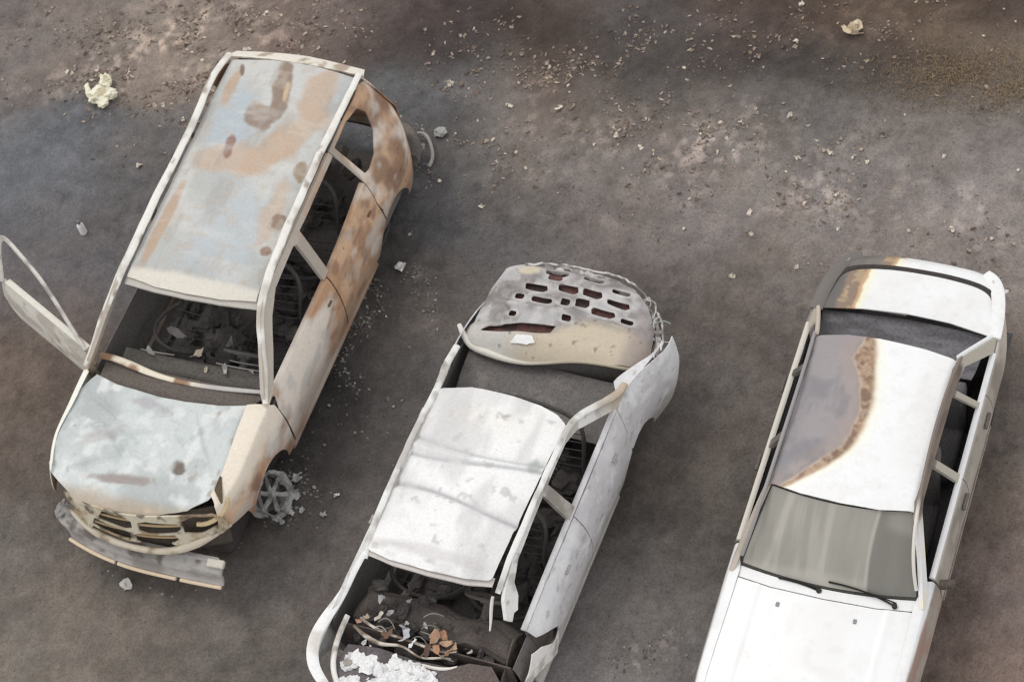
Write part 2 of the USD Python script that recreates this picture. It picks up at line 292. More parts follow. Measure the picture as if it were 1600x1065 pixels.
def interior(parent, B, x0, x1, z, half, dark):
    """floor pan, inner side boards, firewall and rear bulkhead"""
    obj('floor_pan', sheet([(x0, -half), (x1, -half), (x1, half), (x0, half)], lambda u, v: np.stack([u, v, z+.02*fb(np.stack([u, v, 0*u], 1), 5, 3)+.05*(np.abs(v) < .12)], 1), .05, .01), M_char, parent, dark)
    for sgn in (1, -1):
        fn = B.side(sgn)
        obj('inner_side_panel', sheet([(x0, z), (x1, z), (x1, B.vb-.1), (x0, B.vb-.1)], lambda u, v: fn(u, v)-np.array([0, sgn*.055, 0]), .06, .008, (0, sgn, 0)), M_char, parent, dark)
def underbody_blocker(parent, x0, x1, half, z0, z1):  # dark box added to block light under the car and deepen contact shade
    obj('underbody_blocker', shift(box(((x0+x1)/2, 0, (z0+z1)/2), (x1-x0, 2*half, z1-z0), bev=.06).subdivide().subdivide().subdivide(), 9, .03, 3.), M_char, parent, C(82, 78, 76))
def steering(parent, x, y, z, r, paint, tilt=.55):
    th = np.linspace(0, 2*np.pi, 33)[:-1]; ring = trimesh.creation.torus(r, .014, 32, 8)
    m = cat(ring, box((0, 0, -.02), (.09, .12, .05)), box((r*.5, 0, -.01), (r, .03, .015)), box((0, r*.5, -.01), (.03, r, .015)), box((0, -r*.5, -.01), (.03, r, .015)))
    m.apply_transform(trimesh.transformations.rotation_matrix(-np.pi/2+tilt, (0, 1, 0))); m.apply_translation((x, y, z))
    s = obj('steering_wheel', m, M_char, parent, paint)
    obj('steering_column', tube([(x, y, z), (x+.18, y, z-.1), (x+.36, y, z-.2)], .035, 10), M_char, s, paint)
def ribbon(pts, w, t, upv=(0, 0, 1), n=None):
    """flat strip along a line: w across, t thick along upv"""
    return tube(pts, w/2, 12, n, flat=t/w, upv=upv)

# ================================================================ burned SUV
suv = thing('burned_suv', 'burned out rusty silver SUV with one front door hanging open', 'car', (-2.17903, 13.3404, 0), -124.34596)
SB = Body([(.2, .80), (.3, .85), (.45, .885), (.6, .90), (.85, .90), (.95, .885), (1.02, .865)], 1.02, .36, (1.55, .6, .20), (-1.75, .5, .24), shear=.025, warp=(.008, 2.6))
TAN, RUST, DRUST, ASH, WHT, GRY, BLU = C(206, 172, 142), C(188, 150, 120), C(154, 120, 98), C(230, 222, 212), C(233, 231, 226), C(190, 188, 184), C(176, 186, 193)
PEACH = C(192, 170, 150); BRN = C(142, 122, 108)
def p_suv_side(P):
    n1, n2 = fb(P, 2.4, 41), fb(P, 7., 42)
    c = mixc(TAN, RUST, sstep(.4, .62, n1)); c = mixc(c, DRUST, .85*sstep(.48, .68, n2)); c = mixc(c, C(130, 104, 88), .7*sstep(.50, .66, fb(P, 3.6, 47)+.10*sstep(-1.2, -1.9, P[:, 0])-.06*sstep(-.6, .2, P[:, 0])))
    c = mixc(c, ASH, .9*sstep(.4, .62, fb(P, 3.2, 43)+.34*np.exp(-((P[:, 0]-.5)/.5)**2)-.12))
    c = mixc(c, GRY, .6*sstep(.58, .7, fb(P, 5, 44)))
    low = sstep(.75, .42, P[:, 2]+.25*(n1-.5)); c = mixc(c, C(120, 104, 92), .55*low)
    c = mixc(c, C(80, 70, 64), .9*sstep(.76, .8, fb(P, 11, 45)))
    # pale ash-coloured paint left on the pillars and along the rails
    top = sstep(1.46, 1.54, P[:, 2])*sstep(-1.6, -1.1, P[:, 0]); front = sstep(-.7, -.1, P[:, 0]+.4*(n1-.5))
    c = mixc(c, C(188, 180, 168), np.clip(front*sstep(1.02, 1.1, P[:, 2])+.75*top, 0, 1)*(.75+.25*n2))
    c = mixc(c, C(172, 164, 154), .9*sstep(-.42, -.38, P[:, 0])*sstep(-.2, -.24, P[:, 0])*sstep(1.06, 1.1, P[:, 2])*sstep(1.5, 1.44, P[:, 2])); c = mixc(c, C(168, 160, 150), .8*sstep(-1.29, -1.25, P[:, 0])*sstep(-1.18, -1.2, P[:, 0])*sstep(1.1, 1.15, P[:, 2]))
    return c
def p_suv_fender(P):
    c = p_suv_side(P); n = fb(P, 4., 46)
    m = sstep(.74, .92, P[:, 2]+.22*(n-.5))
    c = mixc(c, C(234, 224, 208), .95*m); c = np.where((P[:, 1] < 0)[:, None], mixc(c, C(242, 238, 228), sstep(.72, .86, P[:, 2]+.1*(n-.5))), c)
    return c
def p_suv_hood(P):
    n1, n2 = fb(P, 2.6, 51), fb(P, 8., 52)
    c = mixc(C(206, 212, 211), C(182, 187, 187), sstep(.42, .6, n1)); c = mixc(c, C(224, 227, 225), .8*sstep(.52, .66, n2)); c = mixc(c, C(170, 176, 176), .5*sstep(.52, .64, fb(P, 5, 54)))
    c = mixc(c, C(178, 176, 180), .8*blob(P, 1.24, -.14, .05, .16, n=.5, seed=1))
    c = mixc(c, C(160, 150, 146), .95*blob(P, 1.93, -.1, .045, .27, .12, n=.55, s=12, seed=2))
    c = mixc(c, C(122, 112, 104), .95*blob(P, 1.74, .34, .06, .055, .3, n=.6, s=16, seed=3))
    c = mixc(c, C(186, 184, 182), .7*blob(P, 1.6, -.45, .05, .2, .5, n=.5, seed=4))
    c = mixc(c, C(170, 160, 150), .7*sstep(.69, .74, fb(P, 10, 53)))
    c = mixc(c, C(190, 168, 140), .7*sstep(2.02, 2.14, P[:, 0]+.1*(n2-.5)))
    return c
def p_suv_roof(P):
    n1, n2 = fb(P, 2.2, 61), fb(P, 7., 62)
    c = mixc(C(182, 184, 182), C(198, 198, 195), sstep(.42, .6, n1))
    c = mixc(c, BLU, .9*blob(P, -1.35, -.33, .42, .2, .1, .3, .4, 4, 1)); c = mixc(c, BLU, .6*blob(P, -.2, .1, .5, .3, .2, .3, .5, 4, 2)); c = mixc(c, BLU, .7*blob(P, -1.8, .42, .2, .14, 0, .3, .4, 4, 12))
    c = mixc(c, PEACH, .95*blob(P, -1.2, .22, .5, .16, -.55, .24, .5, 5, 3)); c = mixc(c, PEACH, .9*blob(P, -1.75, .3, .3, .15, 0, .24, .5, 5, 4)); c = mixc(c, PEACH, .8*blob(P, -.95, -.1, .14, .4, .2, .3, .6, 5, 5))
    c = mixc(c, C(184, 160, 138), .9*blob(P, -.15, -.5, .5, .055, 0, .24, .5, 6, 6)); c = mixc(c, C(184, 160, 138), .9*blob(P, -1.7, -.52, .22, .06, 0, .24, .5, 6, 7)); c = mixc(c, PEACH, .7*blob(P, -.5, .42, .35, .1, .1, .24, .6, 6, 8))
    c = mixc(c, BRN, .95*blob(P, -1.72, -.03, .34, .085, .28, .16, .45, 8, 9)); c = mixc(c, BRN, .9*blob(P, -1.42, -.12, .16, .12, .7, .2, .5, 8, 19)); c = mixc(c, C(205, 182, 150), .9*blob(P, -1.72, .02, .1, .022, .2, .3, .4, 9, 10))
    c = mixc(c, C(146, 112, 102), .95*blob(P, -1.06, -.24, .12, .045, .2, .2, .5, 12, 11))
    c = mixc(c, C(140, 112, 92), .9*blob(P, -.4, .49, .1, .06, 0, .2, .6, 14, 13)); c = mixc(c, C(140, 112, 92), .9*blob(P, -.1, .5, .05, .05, 0, .2, .6, 14, 14)); c = mixc(c, C(150, 128, 104), .9*blob(P, -.95, .47, .12, .05, .2, .2, .6, 14, 15))
    c = mixc(c, C(120, 100, 88), .9*blob(P, -1.9, -.5, .08, .025, .4, .2, .5, 12, 16))
    c = mixc(c, C(216, 214, 208), .35*sstep(.52, .74, fb(P*np.array([1.3, .4, 1]), 6, 63))); c = mixc(c, C(166, 160, 154), .45*sstep(.52, .68, fb(P*np.array([.5, 1.2, 1]), 8, 64))); c = mixc(c, C(188, 176, 162), .4*sstep(.5, .7, fb(P, 14, 65)))
    c = mixc(c, C(222, 216, 204), .9*sstep(.24, .31, P[:, 0]+.03*(n2-.5)))
    return c
DARK = C(116, 112, 110); DARK2 = C(124, 120, 116)
# body sides: front fender, two doors, quarter panel, pillar frame
for sgn in (1, -1):
    hz = lambda x: 1.055-.10*np.clip((x-1.0)/1.0, 0, 1.3)**1.5
    tp = 0. if sgn == 1 else .105
    fo = Polygon([(.93, .28), (.97, .98), (1.0, 1.02), (1.06, 1.2-tp), (1.3, 1.195-tp), (1.6, 1.175-tp), (1.88, 1.14-tp*.7), (1.97, 1.05), (2.04, .86), (2.03, .72), (1.78, .64)] + arch(1.42, .37, .32, 30, 178))
    obj('front_fender', sheet(fo, SB.fender(sgn, hz), .016, .006, (0, sgn, .6), SB.warp), M_burnt, suv, p_suv_fender)
    S = SB.side(sgn)
    if sgn == 1:
        obj('front_door', sheet([(.90, .32), (.955, .9), (.90, 1.03), (-.28, 1.03), (-.28, .34), (.3, .40)], S, .016, .008, (0, sgn, .3), SB.warp), M_burnt, suv, p_suv_side)
        obj('door_handle', ribbon([S(np.array([x]), np.array([.9]))[0]+(0, .012*sgn, 0) for x in (-.16, -.13, -.10)], .022, .02, n=8), M_char, suv, C(120, 92, 76))
        th = tube([S(np.array([x]), np.array([1.03]))[0]+(0, -.03*sgn, 0) for x in (.92, .3, -.28)], .03, 8, 20, flat=.5); obj('belt_rail', th, M_burnt, suv, p_suv_side)
    obj('rear_door', sheet(Polygon([(-.295, .34), (-.295, 1.03), (-1.25, 1.09), (-1.22, .88)] + arch(-1.42, .37, .26, 64, 12, 10) + [(-1.03, .33)]), S, .016, .008, (0, sgn, .3), SB.warp), M_burnt, suv, p_suv_side)
    obj('belt_rail', tube([S(np.array([x]), np.array([z]))[0]+(0, -.03*sgn, 0) for x, z in ((-.295, 1.035), (-.8, 1.06), (-1.25, 1.10))], .03, 8, 20, flat=.5), M_burnt, suv, p_suv_side)
    obj('door_handle', ribbon([S(np.array([x]), np.array([.93]))[0]+(0, .012*sgn, 0) for x in (-1.10, -1.07, -1.04)], .022, .02, n=8), M_char, suv, C(120, 92, 76))
    qp = Polygon([(-1.262, 1.095), (-1.20, 1.555), (-1.6, 1.555), (-1.95, 1.53), (-2.1, 1.42), (-2.2, 1.15), (-2.26, .9), (-2.24, .50), (-1.9, .28)] + arch(-1.42, .37, .26, 178, 68, 12) + [(-1.235, .88)])
    qw = Polygon([(-1.27, 1.52), (-1.55, 1.525), (-1.75, 1.48), (-1.80, 1.38), (-1.72, 1.24), (-1.55, 1.14), (-1.4, 1.12), (-1.33, 1.14)]).buffer(-.015).buffer(.015)
    obj('quarter_panel', sheet(qp.difference(qw), S, .016, .012, (0, sgn, .3), SB.warp), M_burnt, suv, p_suv_side)
    pf = Polygon([(1.06, 1.03), (.98, 1.14), (.72, 1.34), (.45, 1.53), (.3, 1.56), (-1.19, 1.555), (-1.2, 1.50), (-.40, 1.50), (-.345, 1.06), (-.245, 1.06), (-.28, 1.47), (-.24, 1.495), (.18, 1.485), (.40, 1.395), (.62, 1.235), (.82, 1.10), (.88, 1.05)]).buffer(-.01).buffer(.01)
    obj('pillar_frame', sheet(pf, S, .014, .035, (0, sgn, .3), SB.warp), M_burnt, suv, p_suv_side)
    obj('sill', tube([S(np.array([x]), np.array([.34]))[0]+(0, -.05*sgn, -.02) for x in (.95, .3, -.4, -.98)], .06, 10, 24), M_burnt, suv, p_suv_side)
    if sgn == 1:
        ph = lambda P: mixc(mixc(C(232, 230, 224), C(198, 192, 184), sstep(.46, .66, fb(P, 5, 71))), C(136, 122, 110), .75*sstep(.60, .7, fb(P*np.array([.5, 1, 1]), 15, 72)))
    obj('roof_rail', shift(tube([(1.03, .845*sgn, 1.075), (.90, .81*sgn, 1.16), (.68, .745*sgn, 1.335), (.45, .675*sgn, 1.495), (.2, .645*sgn, 1.57), (-.6, .628*sgn-.025, 1.60), (-1.3, .632*sgn-.045, 1.60), (-1.9, .645*sgn-.06, 1.585), (-2.06, .63*sgn-.065, 1.55)], [.022, .03, .036, .038, .036, .034, .034, .032, .03], 10, 110, flat=.5), 340, .010, 4.), M_burnt, suv, ph)
    rr_end = None
# roof skin between the rails, header, tail edge
def roof_z(u, v): return 1.60-.055*(v/.6)**2-.05*np.clip((u-.1)/.32, 0, 1)**2-.03*np.clip((-1.7-u)/.4, 0, 1)**2
def roof_warp(V):
    o = SB.warp(V)*.6; o[:, 2] += .012*(fb(V*np.array([1, .5, 1]), 3.5, 77)-.5)*2+.01*(fb(V, 9., 78)-.5); return o
obj('roof', sheet([(.36, -.60), (.42, -.3), (.435, 0), (.42, .3), (.36, .60), (-.6, .575), (-1.3, .555), (-2.02, .545), (-2.05, .2), (-2.05, -.2), (-2.02, -.665), (-1.3, -.645), (-.6, -.62)], lambda u, v: np.stack([u, v, roof_z(u, v)], 1), .014, .008, warp=roof_warp), M_burnt, suv, p_suv_roof)
obj('roof_header', sheet([(.30, -.62), (.41, -.62), (.455, -.3), (.47, 0), (.455, .3), (.41, .62), (.30, .62)], lambda u, v: np.stack([u, v, roof_z(u, v)-.022], 1), .014, .02), M_burnt, suv, C(192, 188, 180))
obj('rear_spoiler', sheet([(-2.065, -.73), (-2.065, .60), (-2.16, .56), (-2.2, 0), (-2.16, -.69)], lambda u, v: np.stack([u, v, 1.565-.04*(v/.6)**2-.5*np.clip(-2.08-u, 0, 1)], 1), .016, .02, warp=SB.warp), M_burnt, suv, lambda P: mixc(C(226, 220, 208), C(176, 160, 144), sstep(.5, .62, fb(P, 8, 79))))
# rear corner shoulder running from the roof edge down over the left tail
obj('tailgate', sheet(Polygon([(-.72, .5), (.72, .5), (.74, 1.0), (.6, 1.5), (-.6, 1.5), (-.74, 1.0)]).difference(Polygon([(-.58, 1.05), (.58, 1.05), (.5, 1.42), (-.5, 1.42)]).buffer(.02)), lambda u, v: np.stack([-2.33+.2*np.clip(v-.95, 0, 1)/.55*1.0+.25*np.abs(u)**3, u-.03, v], 1), .022, .012, (-1, 0, 0), SB.warp), M_burnt, suv, p_suv_side)
obj('rear_bumper', tube([(-2.0, .80, .5), (-2.28, .66, .48), (-2.42, .3, .47), (-2.44, -.1, .47), (-2.36, -.6, .48), (-2.1, -.82, .5)], .10, 12, 40, flat=.9), M_char, suv, lambda P: mixc(C(120, 112, 106), C(88, 84, 82), sstep(.4, .6, fb(P, 8, 80))))
# bonnet with its dents
def hood_z(u, v):
    e = np.clip((u-1.05)/1.1, 0, 1.1); return 1.065-.085*e**1.4-.10*np.clip((u-1.98)/.2, 0, 1.2)**2-.042*np.minimum((v/.72)**2, 1.05)-.03*(np.abs(v+.02) > .46)*0
def hood_warp(V):
    o = SB.warp(V)*.5; x, y = V[:, 0], V[:, 1]
    o[:, 2] += .016*(fb(V, 4.2, 81)-.5)*2-.03*np.exp(-((x-1.5+.25*y)/.035)**2-((y+.25)/.3)**2)+.02*np.exp(-((x-1.45+.25*y)/.035)**2-((y+.25)/.3)**2)
    o[:, 2] -= .022*np.exp(-((x-1.93)/.05)**2-((y+.1)/.28)**2)+.03*np.exp(-((x-1.74)/.05)**2-((y-.34)/.06)**2)
    o[:, 2] += .012*np.exp(-((x-1.32-.3*y)/.03)**2-((y-.1)/.2)**2)
    wv = .05*(fb(V, 6, 82)-.5)
    for c0, sl, y0, yw, a in ((1.36, .5, -.45, .22, -.03), (1.52, -.35, -.5, .18, .028), (1.30, -.2, -.05, .25, -.022), (1.72, .25, .05, .3, .02), (1.62, .9, -.3, .15, -.026), (1.85, -.4, -.45, .2, .03), (1.48, 1.4, .45, .15, .02)):
        o[:, 2] += 1.7*a*np.exp(-np.abs((x-c0-sl*(y-y0)+wv)/.03)**1.3-((y-y0)/yw)**2)
    o[:, 2] -= .05*sstep(-.5, -.75, y)*sstep(1.7, 2.0, x); return o
obj('bonnet', sheet([(1.055, -.735), (1.125, -.5), (1.16, -.1), (1.155, .15), (1.12, .45), (1.05, .68), (1.25, .685), (1.6, .705), (1.86, .715), (1.93, .69), (2.06, .55), (2.14, .3), (2.17, .08), (2.185, -.2), (2.17, -.45), (2.10, -.56), (2.03, -.68), (1.96, -.79), (1.90, -.82), (1.86, -.82), (1.5, -.83), (1.2, -.815)], lambda u, v: np.stack([u, v, hood_z(u, v)], 1), .013, .008, warp=hood_warp), M_burnt, suv, p_suv_hood)
# nose: panel with the paired air openings, and the light pockets
def nose(u, v):
    x = 2.20-.36*np.abs(u)**2.4+.28*(.88-v); return np.stack([x-.02*np.cos(v*30)*0, u, v], 1)
rect = lambda a, b, c, d, r=.02: Polygon([(a, c), (b, c), (b, d), (a, d)]).buffer(-r).buffer(r)
nz = Polygon([(-.62, .86), (-.4, .885), (.0, .90), (.4, .94), (.58, .935), (.74, .90), (.82, .84), (.84, .72), (.74, .66), (.5, .58), (.2, .54), (-.1, .54), (-.36, .58), (-.52, .70)])
kid = [Polygon([(-.25, .78), (-.02, .745), (.05, .765), (.05, .83), (-.02, .855), (-.2, .86)]), Polygon([(.13, .755), (.2, .74), (.44, .765), (.48, .80), (.46, .845), (.2, .85), (.13, .825)]),
       Polygon([(-.33, .68), (-.05, .635), (.02, .65), (.02, .70), (-.03, .715), (-.3, .745)]), Polygon([(.08, .64), (.15, .62), (.4, .66), (.44, .69), (.42, .725), (.12, .705), (.08, .69)]),
       Polygon([(-.36, .61), (.0, .565), (.42, .61), (.38, .635), (0, .598), (-.33, .645)]),
       Polygon([(.52, .76), (.64, .74), (.77, .79), (.74, .87), (.60, .905), (.51, .87)])]
for k in kid: nz = nz.difference(k.buffer(.012))
obj('nose_panel', sheet(nz, nose, .011, .018, (1, 0, .2), lambda V: SB.warp(V)*.8), M_burnt, suv, lambda P: mixc(mixc(C(206, 198, 178), C(168, 148, 120), sstep(.42, .6, fb(P, 6, 91))), C(100, 88, 74), .9*sstep(.52, .68, fb(P, 12, 92))))
for k in kid[:4]:
    cx, cy = k.centroid.coords[0]; w = (k.bounds[2]-k.bounds[0])/2
    obj('grille_bar', tube([nose(np.array([cx+d]), np.array([cy+.01*math.sin(d*9)]))[0]-(.03, 0, 0) for d in (-w, 0, w)], .011, 8, 10), M_burnt, suv, C(188, 164, 128))
obj('nose_backing', sheet([(-.7, .45), (.78, .45), (.78, .86), (-.6, .86)], lambda u, v: nose(u, v)-(.13, 0, 0), .05, .01, (1, 0, 0)), M_char, suv, C(92, 84, 76))
for yy, sg in ((.66, 1), (-.62, -1)):
    b = lump((1.95-.02*sg, yy, .76), (.05, .09, .045), 7+sg, .5); obj('headlight', b, M_char, suv, C(128, 116, 98))
tri = Polygon([(1.73, .72), (1.84, .72), (1.93, .81)])
obj('light_surround', tube([(1.80, .755, .955), (1.90, .82, .90), (2.02, .74, .82), (2.08, .6, .80)], .02, 8, 24), M_burnt, suv, C(214, 190, 152))
obj('fender_tear', sheet(tri.buffer(.01), lambda u, v: np.stack([u, v, hz(u)+.012], 1), .02, .004), M_char, suv, C(96, 84, 66))
obj('front_lip', tube([(2.12, -.62, .60), (2.24, -.36, .57), (2.29, .05, .545), (2.24, .42, .58), (2.1, .68, .66), (1.98, .84, .72)], [.02, .035, .03, .03, .04, .015], 10, 50), M_burnt, suv, lambda P: mixc(C(206, 196, 178), C(150, 134, 112), sstep(.5, .66, fb(P, 9, 93))))
# dropped bumper beam in front
def beam(u, v):
    x = 2.37-.24*(np.abs(u-.12)/.9)**2.2+.0*v; return x
bb = []
def beam_fn(u, v):      # v: 0 top rear edge .. 1 bottom front edge
    cx = 2.20-.17*np.clip(-(u-.1)/.9, 0, 1)**2-.02*np.clip((u-.1)/.7, 0, 1)**2
    return np.stack([cx+.17*v+.015*np.sin(v*12), u, .50-.17*v**1.5+.02*np.sin(v*np.pi)], 1)
bp_ = obj('bumper_beam', sheet([(-.80, 0), (.74, 0), (.80, .12), (.80, 1), (-.66, 1), (-.80, .6)], beam_fn, .02, .025, (.5, 0, 1), lambda V: SB.warp(V)*1.3), M_burnt, suv, lambda P: mixc(mixc(C(146, 142, 138), C(176, 172, 168), sstep(.42, .6, fb(P*np.array([4, 1, 1]), 4, 94))), C(116, 108, 102), sstep(.55, .7, fb(P, 9, 95))))
for a, b in ((-.68, -.2), (-.17, .38), (.42, .79)):
    obj('beam_lip', tube([beam_fn(np.array([t]), np.array([1.04]))[0]+(0.0, 0, -.005) for t in np.linspace(a, b, 5)], .016, 8, 24), M_burnt, bp_, C(226, 206, 180))
obj('beam_end', box((2.235, .74, .48), (.07, .15, .05), (0, .3, .05)), M_burnt, bp_, C(212, 206, 194))
obj('beam_tip', lump((2.07, -.79, .47), (.07, .045, .025), 3, .8), M_burnt, bp_, C(150, 148, 146))
# scuttle, dash beam, inside
underbody_blocker(suv, -2.05, 1.95, .66, .05, .34)
interior(suv, SB, -2.1, 1.0, .36, .8, DARK)
obj('scuttle', sheet([(.88, -.76), (1.14, -.70), (1.2, 0), (1.14, .66), (.88, .76)], lambda u, v: np.stack([u, v, .975-.02*np.cos((u-.88)*18)], 1), .03, .01, warp=SB.warp), M_char, suv, C(112, 104, 98))
obj('firewall', sheet([(-.78, .36), (.78, .36), (.74, .96), (-.74, .96)], lambda u, v: np.stack([1.02+0*u, u, v], 1), .06, .01, (1, 0, 0)), M_char, suv, DARK)
obj('dash_beam', tube([(.86, -.80, 1.0), (.87, -.62, 1.0), (.92, -.3, .985), (.94, 0, .98), (.92, .35, .975), (.88, .72, .985)], [.03, .034, .024, .02, .022, .018], 10, 60, flat=.6), M_burnt, suv, lambda P: mixc(mixc(C(240, 230, 210), C(160, 128, 104), sstep(.5, .6, fb(P, 7, 96))), C(196, 192, 188), sstep(0, .3, P[:, 1])))
obj('dashboard', shift(box((.76, 0, .80), (.2, 1.4, .22), bev=.05).subdivide().subdivide(), 4, .03, 5.), M_char, suv, C(100, 96, 92))
for yy in (-.36, .40): seat(suv, .0, yy, .58, C(84, 81, 80))
seat(suv, -.95, .0, .58, C(84, 81, 80), w=1.2)
steering(suv, .52, .40, .92, .18, C(90, 87, 84))
rngs = np.random.default_rng(5)
for k, (x, y, z, s, col) in enumerate([(.45, -.3, .9, .13, (126, 122, 118)), (.62, -.02, .9, .1, (176, 166, 148)), (.7, -.42, .93, .07, (170, 168, 164)), (.72, .3, .93, .08, (186, 184, 178)), (.35, .1, .7, .1, (140, 134, 128)), (.74, .12, .92, .05, (190, 182, 166)), (.66, .52, .92, .06, (176, 172, 168))]):
    f = flake(rngs, s*.8, curl=1.1, aspect=.4); f.apply_transform(trimesh.transformations.euler_matrix(*rngs.uniform(-.4, .4, 2), rngs.uniform(0, 6))); f.apply_translation((x, y, z)); obj('charred_scrap', f, M_burnt, suv, C(*col))
for y0, y1, x, z in ((-.5, -.2, .7, .96), (.2, .62, .68, .95), (.28, .56, .6, .9)): obj('bare_wire', tube([(x, y0, z), (x+.03, (y0+y1)/2, z+.05), (x-.02, y1, z-.02)], .006, 6, 14), M_burnt, suv, C(140, 138, 134))
obj('dome_light_hole', box((.33, .02, 1.53), (.1, .2, .03)), M_char, suv, DARK)
rdb = np.random.default_rng(8)
obj('charred_debris', cat([lump((rdb.uniform(-1.9, .7), rdb.uniform(-.66, .66), rdb.uniform(.40, .62)), rdb.uniform(.03, .13, 3)*(1, 1, .6), 300+k, .8, 2) for k in range(90)]), M_char, suv, lambda P: mixc(C(82, 79, 78), C(118, 113, 108), sstep(.55, .72, fb(P, 7, 301))))
# open right front door: hinge at its front edge
Td = trimesh.transformations.translation_matrix((.90, -.885, 0)) @ trimesh.transformations.rotation_matrix(math.radians(65), (0, 0, 1))
def dplace(m): m.apply_transform(Td); return m
def dside(x, v):   # x runs back from the hinge
    y = -(SB.Y(np.minimum(v, 1.02))-.885)+np.clip(v-1.02, 0, 1)*.36; return np.stack([-x, y, v], 1)
dr = obj('open_door', dplace(sheet([(.0, .36), (.0, .92), (.10, 1.02), (1.26, 1.03), (1.31, .8), (1.27, .28), (.6, .30)], dside, .016, .03, (0, -1, .2), lambda V: SB.warp(V)*.8)), M_burnt, suv, lambda P: mixc(mixc(C(226, 222, 212), C(196, 190, 180), sstep(.45, .6, fb(P, 5, 97))), C(150, 136, 120), .8*np.maximum(sstep(.66, .74, fb(P, 9, 98)), sstep(.55, .36, P[:, 2]))))
wf = tube([dside(np.array([x]), np.array([z]))[0] for x, z in ((.07, 1.02), (.25, 1.13), (.46, 1.27), (.70, 1.40), (1.0, 1.49), (1.2, 1.50), (1.25, 1.42), (1.27, 1.2), (1.27, 1.02))], .027, 8, 70, flat=.7, upv=(0, 1, 0))
obj('window_frame', dplace(wf), M_burnt, dr, lambda P: mixc(C(216, 212, 206), C(170, 164, 158), sstep(.52, .66, fb(P, 9, 99))))
obj('belt_rail', dplace(tube([dside(np.array([x]), np.array([1.03]))[0]+(0, .02, 0) for x in (.06, .6, 1.2)], .03, 8, 20, flat=.5)), M_burnt, dr, C(222, 218, 208))
obj('hinge_plate', dplace(shift(box((.0, .0, .80), (.1, .06, .26)).subdivide(), 3, .015, 9)), M_char, dr, C(122, 110, 100))
obj('door_post', tube([(.98, -.86, 1.04), (.95, -.87, .8), (.94, -.86, .4)], .04, 10, 12), M_burnt, suv, C(160, 146, 130))
# what is left of the wheels
wheel_at(suv, 1.41, .80, .25, .28, .17, M_ash, lambda P: mixc(C(176, 176, 174), C(122, 120, 118), sstep(.42, .62, fb(P, 9, 101))), tilt=.45, spokes=6, rough=.032)
for x, y in ((1.41, -.76), (-1.42, .74), (-1.42, -.76)): wheel_at(suv, x, y-.12*np.sign(y), .22, .26, .15, M_ash, C(84, 80, 77), rough=.02)
# ================================================================ burned sedan, middle
mid = thing('burned_sedan', 'burned out pale grey sedan without bonnet or glass, holes burnt through its boot lid', 'car', (-.79339, 10.30842, 0), -126.14486)
MB = Body([(.2, .76), (.3, .80), (.45, .835), (.6, .85), (.75, .845), (.85, .825), (.93, .79), (.98, .765)], .98, .50, (1.0, .8, .13), (-1.6, .7, .15), warp=(.011, 2.4))
def p_mid(P):
    n1, n2 = fb(P, 2.6, 111), fb(P, 9., 112)
    c = mixc(C(226, 226, 228), C(206, 204, 206), sstep(.42, .6, n1)); c = mixc(c, C(240, 240, 240), .6*sstep(.52, .68, n2))
    c = mixc(c, C(170, 166, 162), .6*sstep(.62, .72, fb(P, 14, 113))); c = mixc(c, C(172, 164, 152), .6*sstep(.6, .38, P[:, 2]+.2*(n1-.5)))
    return c
def p_mid_pillar(P):
    n = fb(P, 6, 114); c = mixc(C(230, 230, 227), C(192, 188, 183), sstep(.45, .62, n)); c = mixc(c, C(140, 132, 126), .6*sstep(.6, .7, fb(P, 14, 115)))
    c = mixc(c, mixc(C(178, 172, 164), C(150, 144, 136), sstep(.45, .6, n)), sstep(-.5, -.46, P[:, 0])*sstep(-.25, -.29, P[:, 0])*sstep(1.32, 1.28, P[:, 2]))
    return mixc(c, C(184, 164, 138), .8*sstep(-1.1, -1.5, P[:, 0]+.2*(n-.5))*(P[:, 1] > 0))
def p_mid_roof(P):
    n1, n2 = fb(P, 2.4, 115), fb(P*np.array([2., 1, 1]), 6., 116)
    c = mixc(C(240, 240, 238), C(222, 221, 220), sstep(.45, .62, n1))
    for cx, w, a in ((-.42, .016, .7), (-.52, .014, .6), (-.03, .018, .85)):
        x = P[:, 0]-.06*np.sin(P[:, 1]*3+cx*9)-cx; c = mixc(c, C(168, 168, 172), a*np.exp(-(x/w)**2)*sstep(.25, .55, fb(P, 5, 117+int(cx*100))+.15))
    c = mixc(c, C(232, 228, 218), .4*blob(P, -.8, .0, .14, .4, .1, .6, .5, 5, 2)); c = mixc(c, C(206, 202, 202), .6*blob(P, .42, .0, .05, .5, 0, .5, .5, 6, 3))
    c = mixc(c, C(176, 176, 178), .8*blob(P, -.86, .08, .02, .04, .5, .3, .5, 12, 4)); c = mixc(c, C(190, 190, 192), .7*blob(P, -.22, .33, .045, .035, .5, .3, .4, 12, 5))
    c = mixc(c, C(160, 168, 164), .7*blob(P, -.5, .45, .06, .05, 0, .4, .5, 12, 6)); c = mixc(c, C(188, 182, 178), .6*sstep(.67, .74, fb(P, 16, 118))); c = mixc(c, C(196, 194, 194), .5*sstep(.46, .66, fb(P*np.array([.5, 1.6, 1]), 3.5, 119))); c = mixc(c, C(170, 162, 156), .6*sstep(.36, .47, P[:, 0]+.08*(n1-.5))*sstep(.5, .3, P[:, 0]*0+n2))
    return c
def mid_z(u, v): return 1.405-.05*(v/.55)**2-.05*np.clip((u-.1)/.45, 0, 1)**2-.035*np.clip((-.6-u)/.45, 0, 1)**2
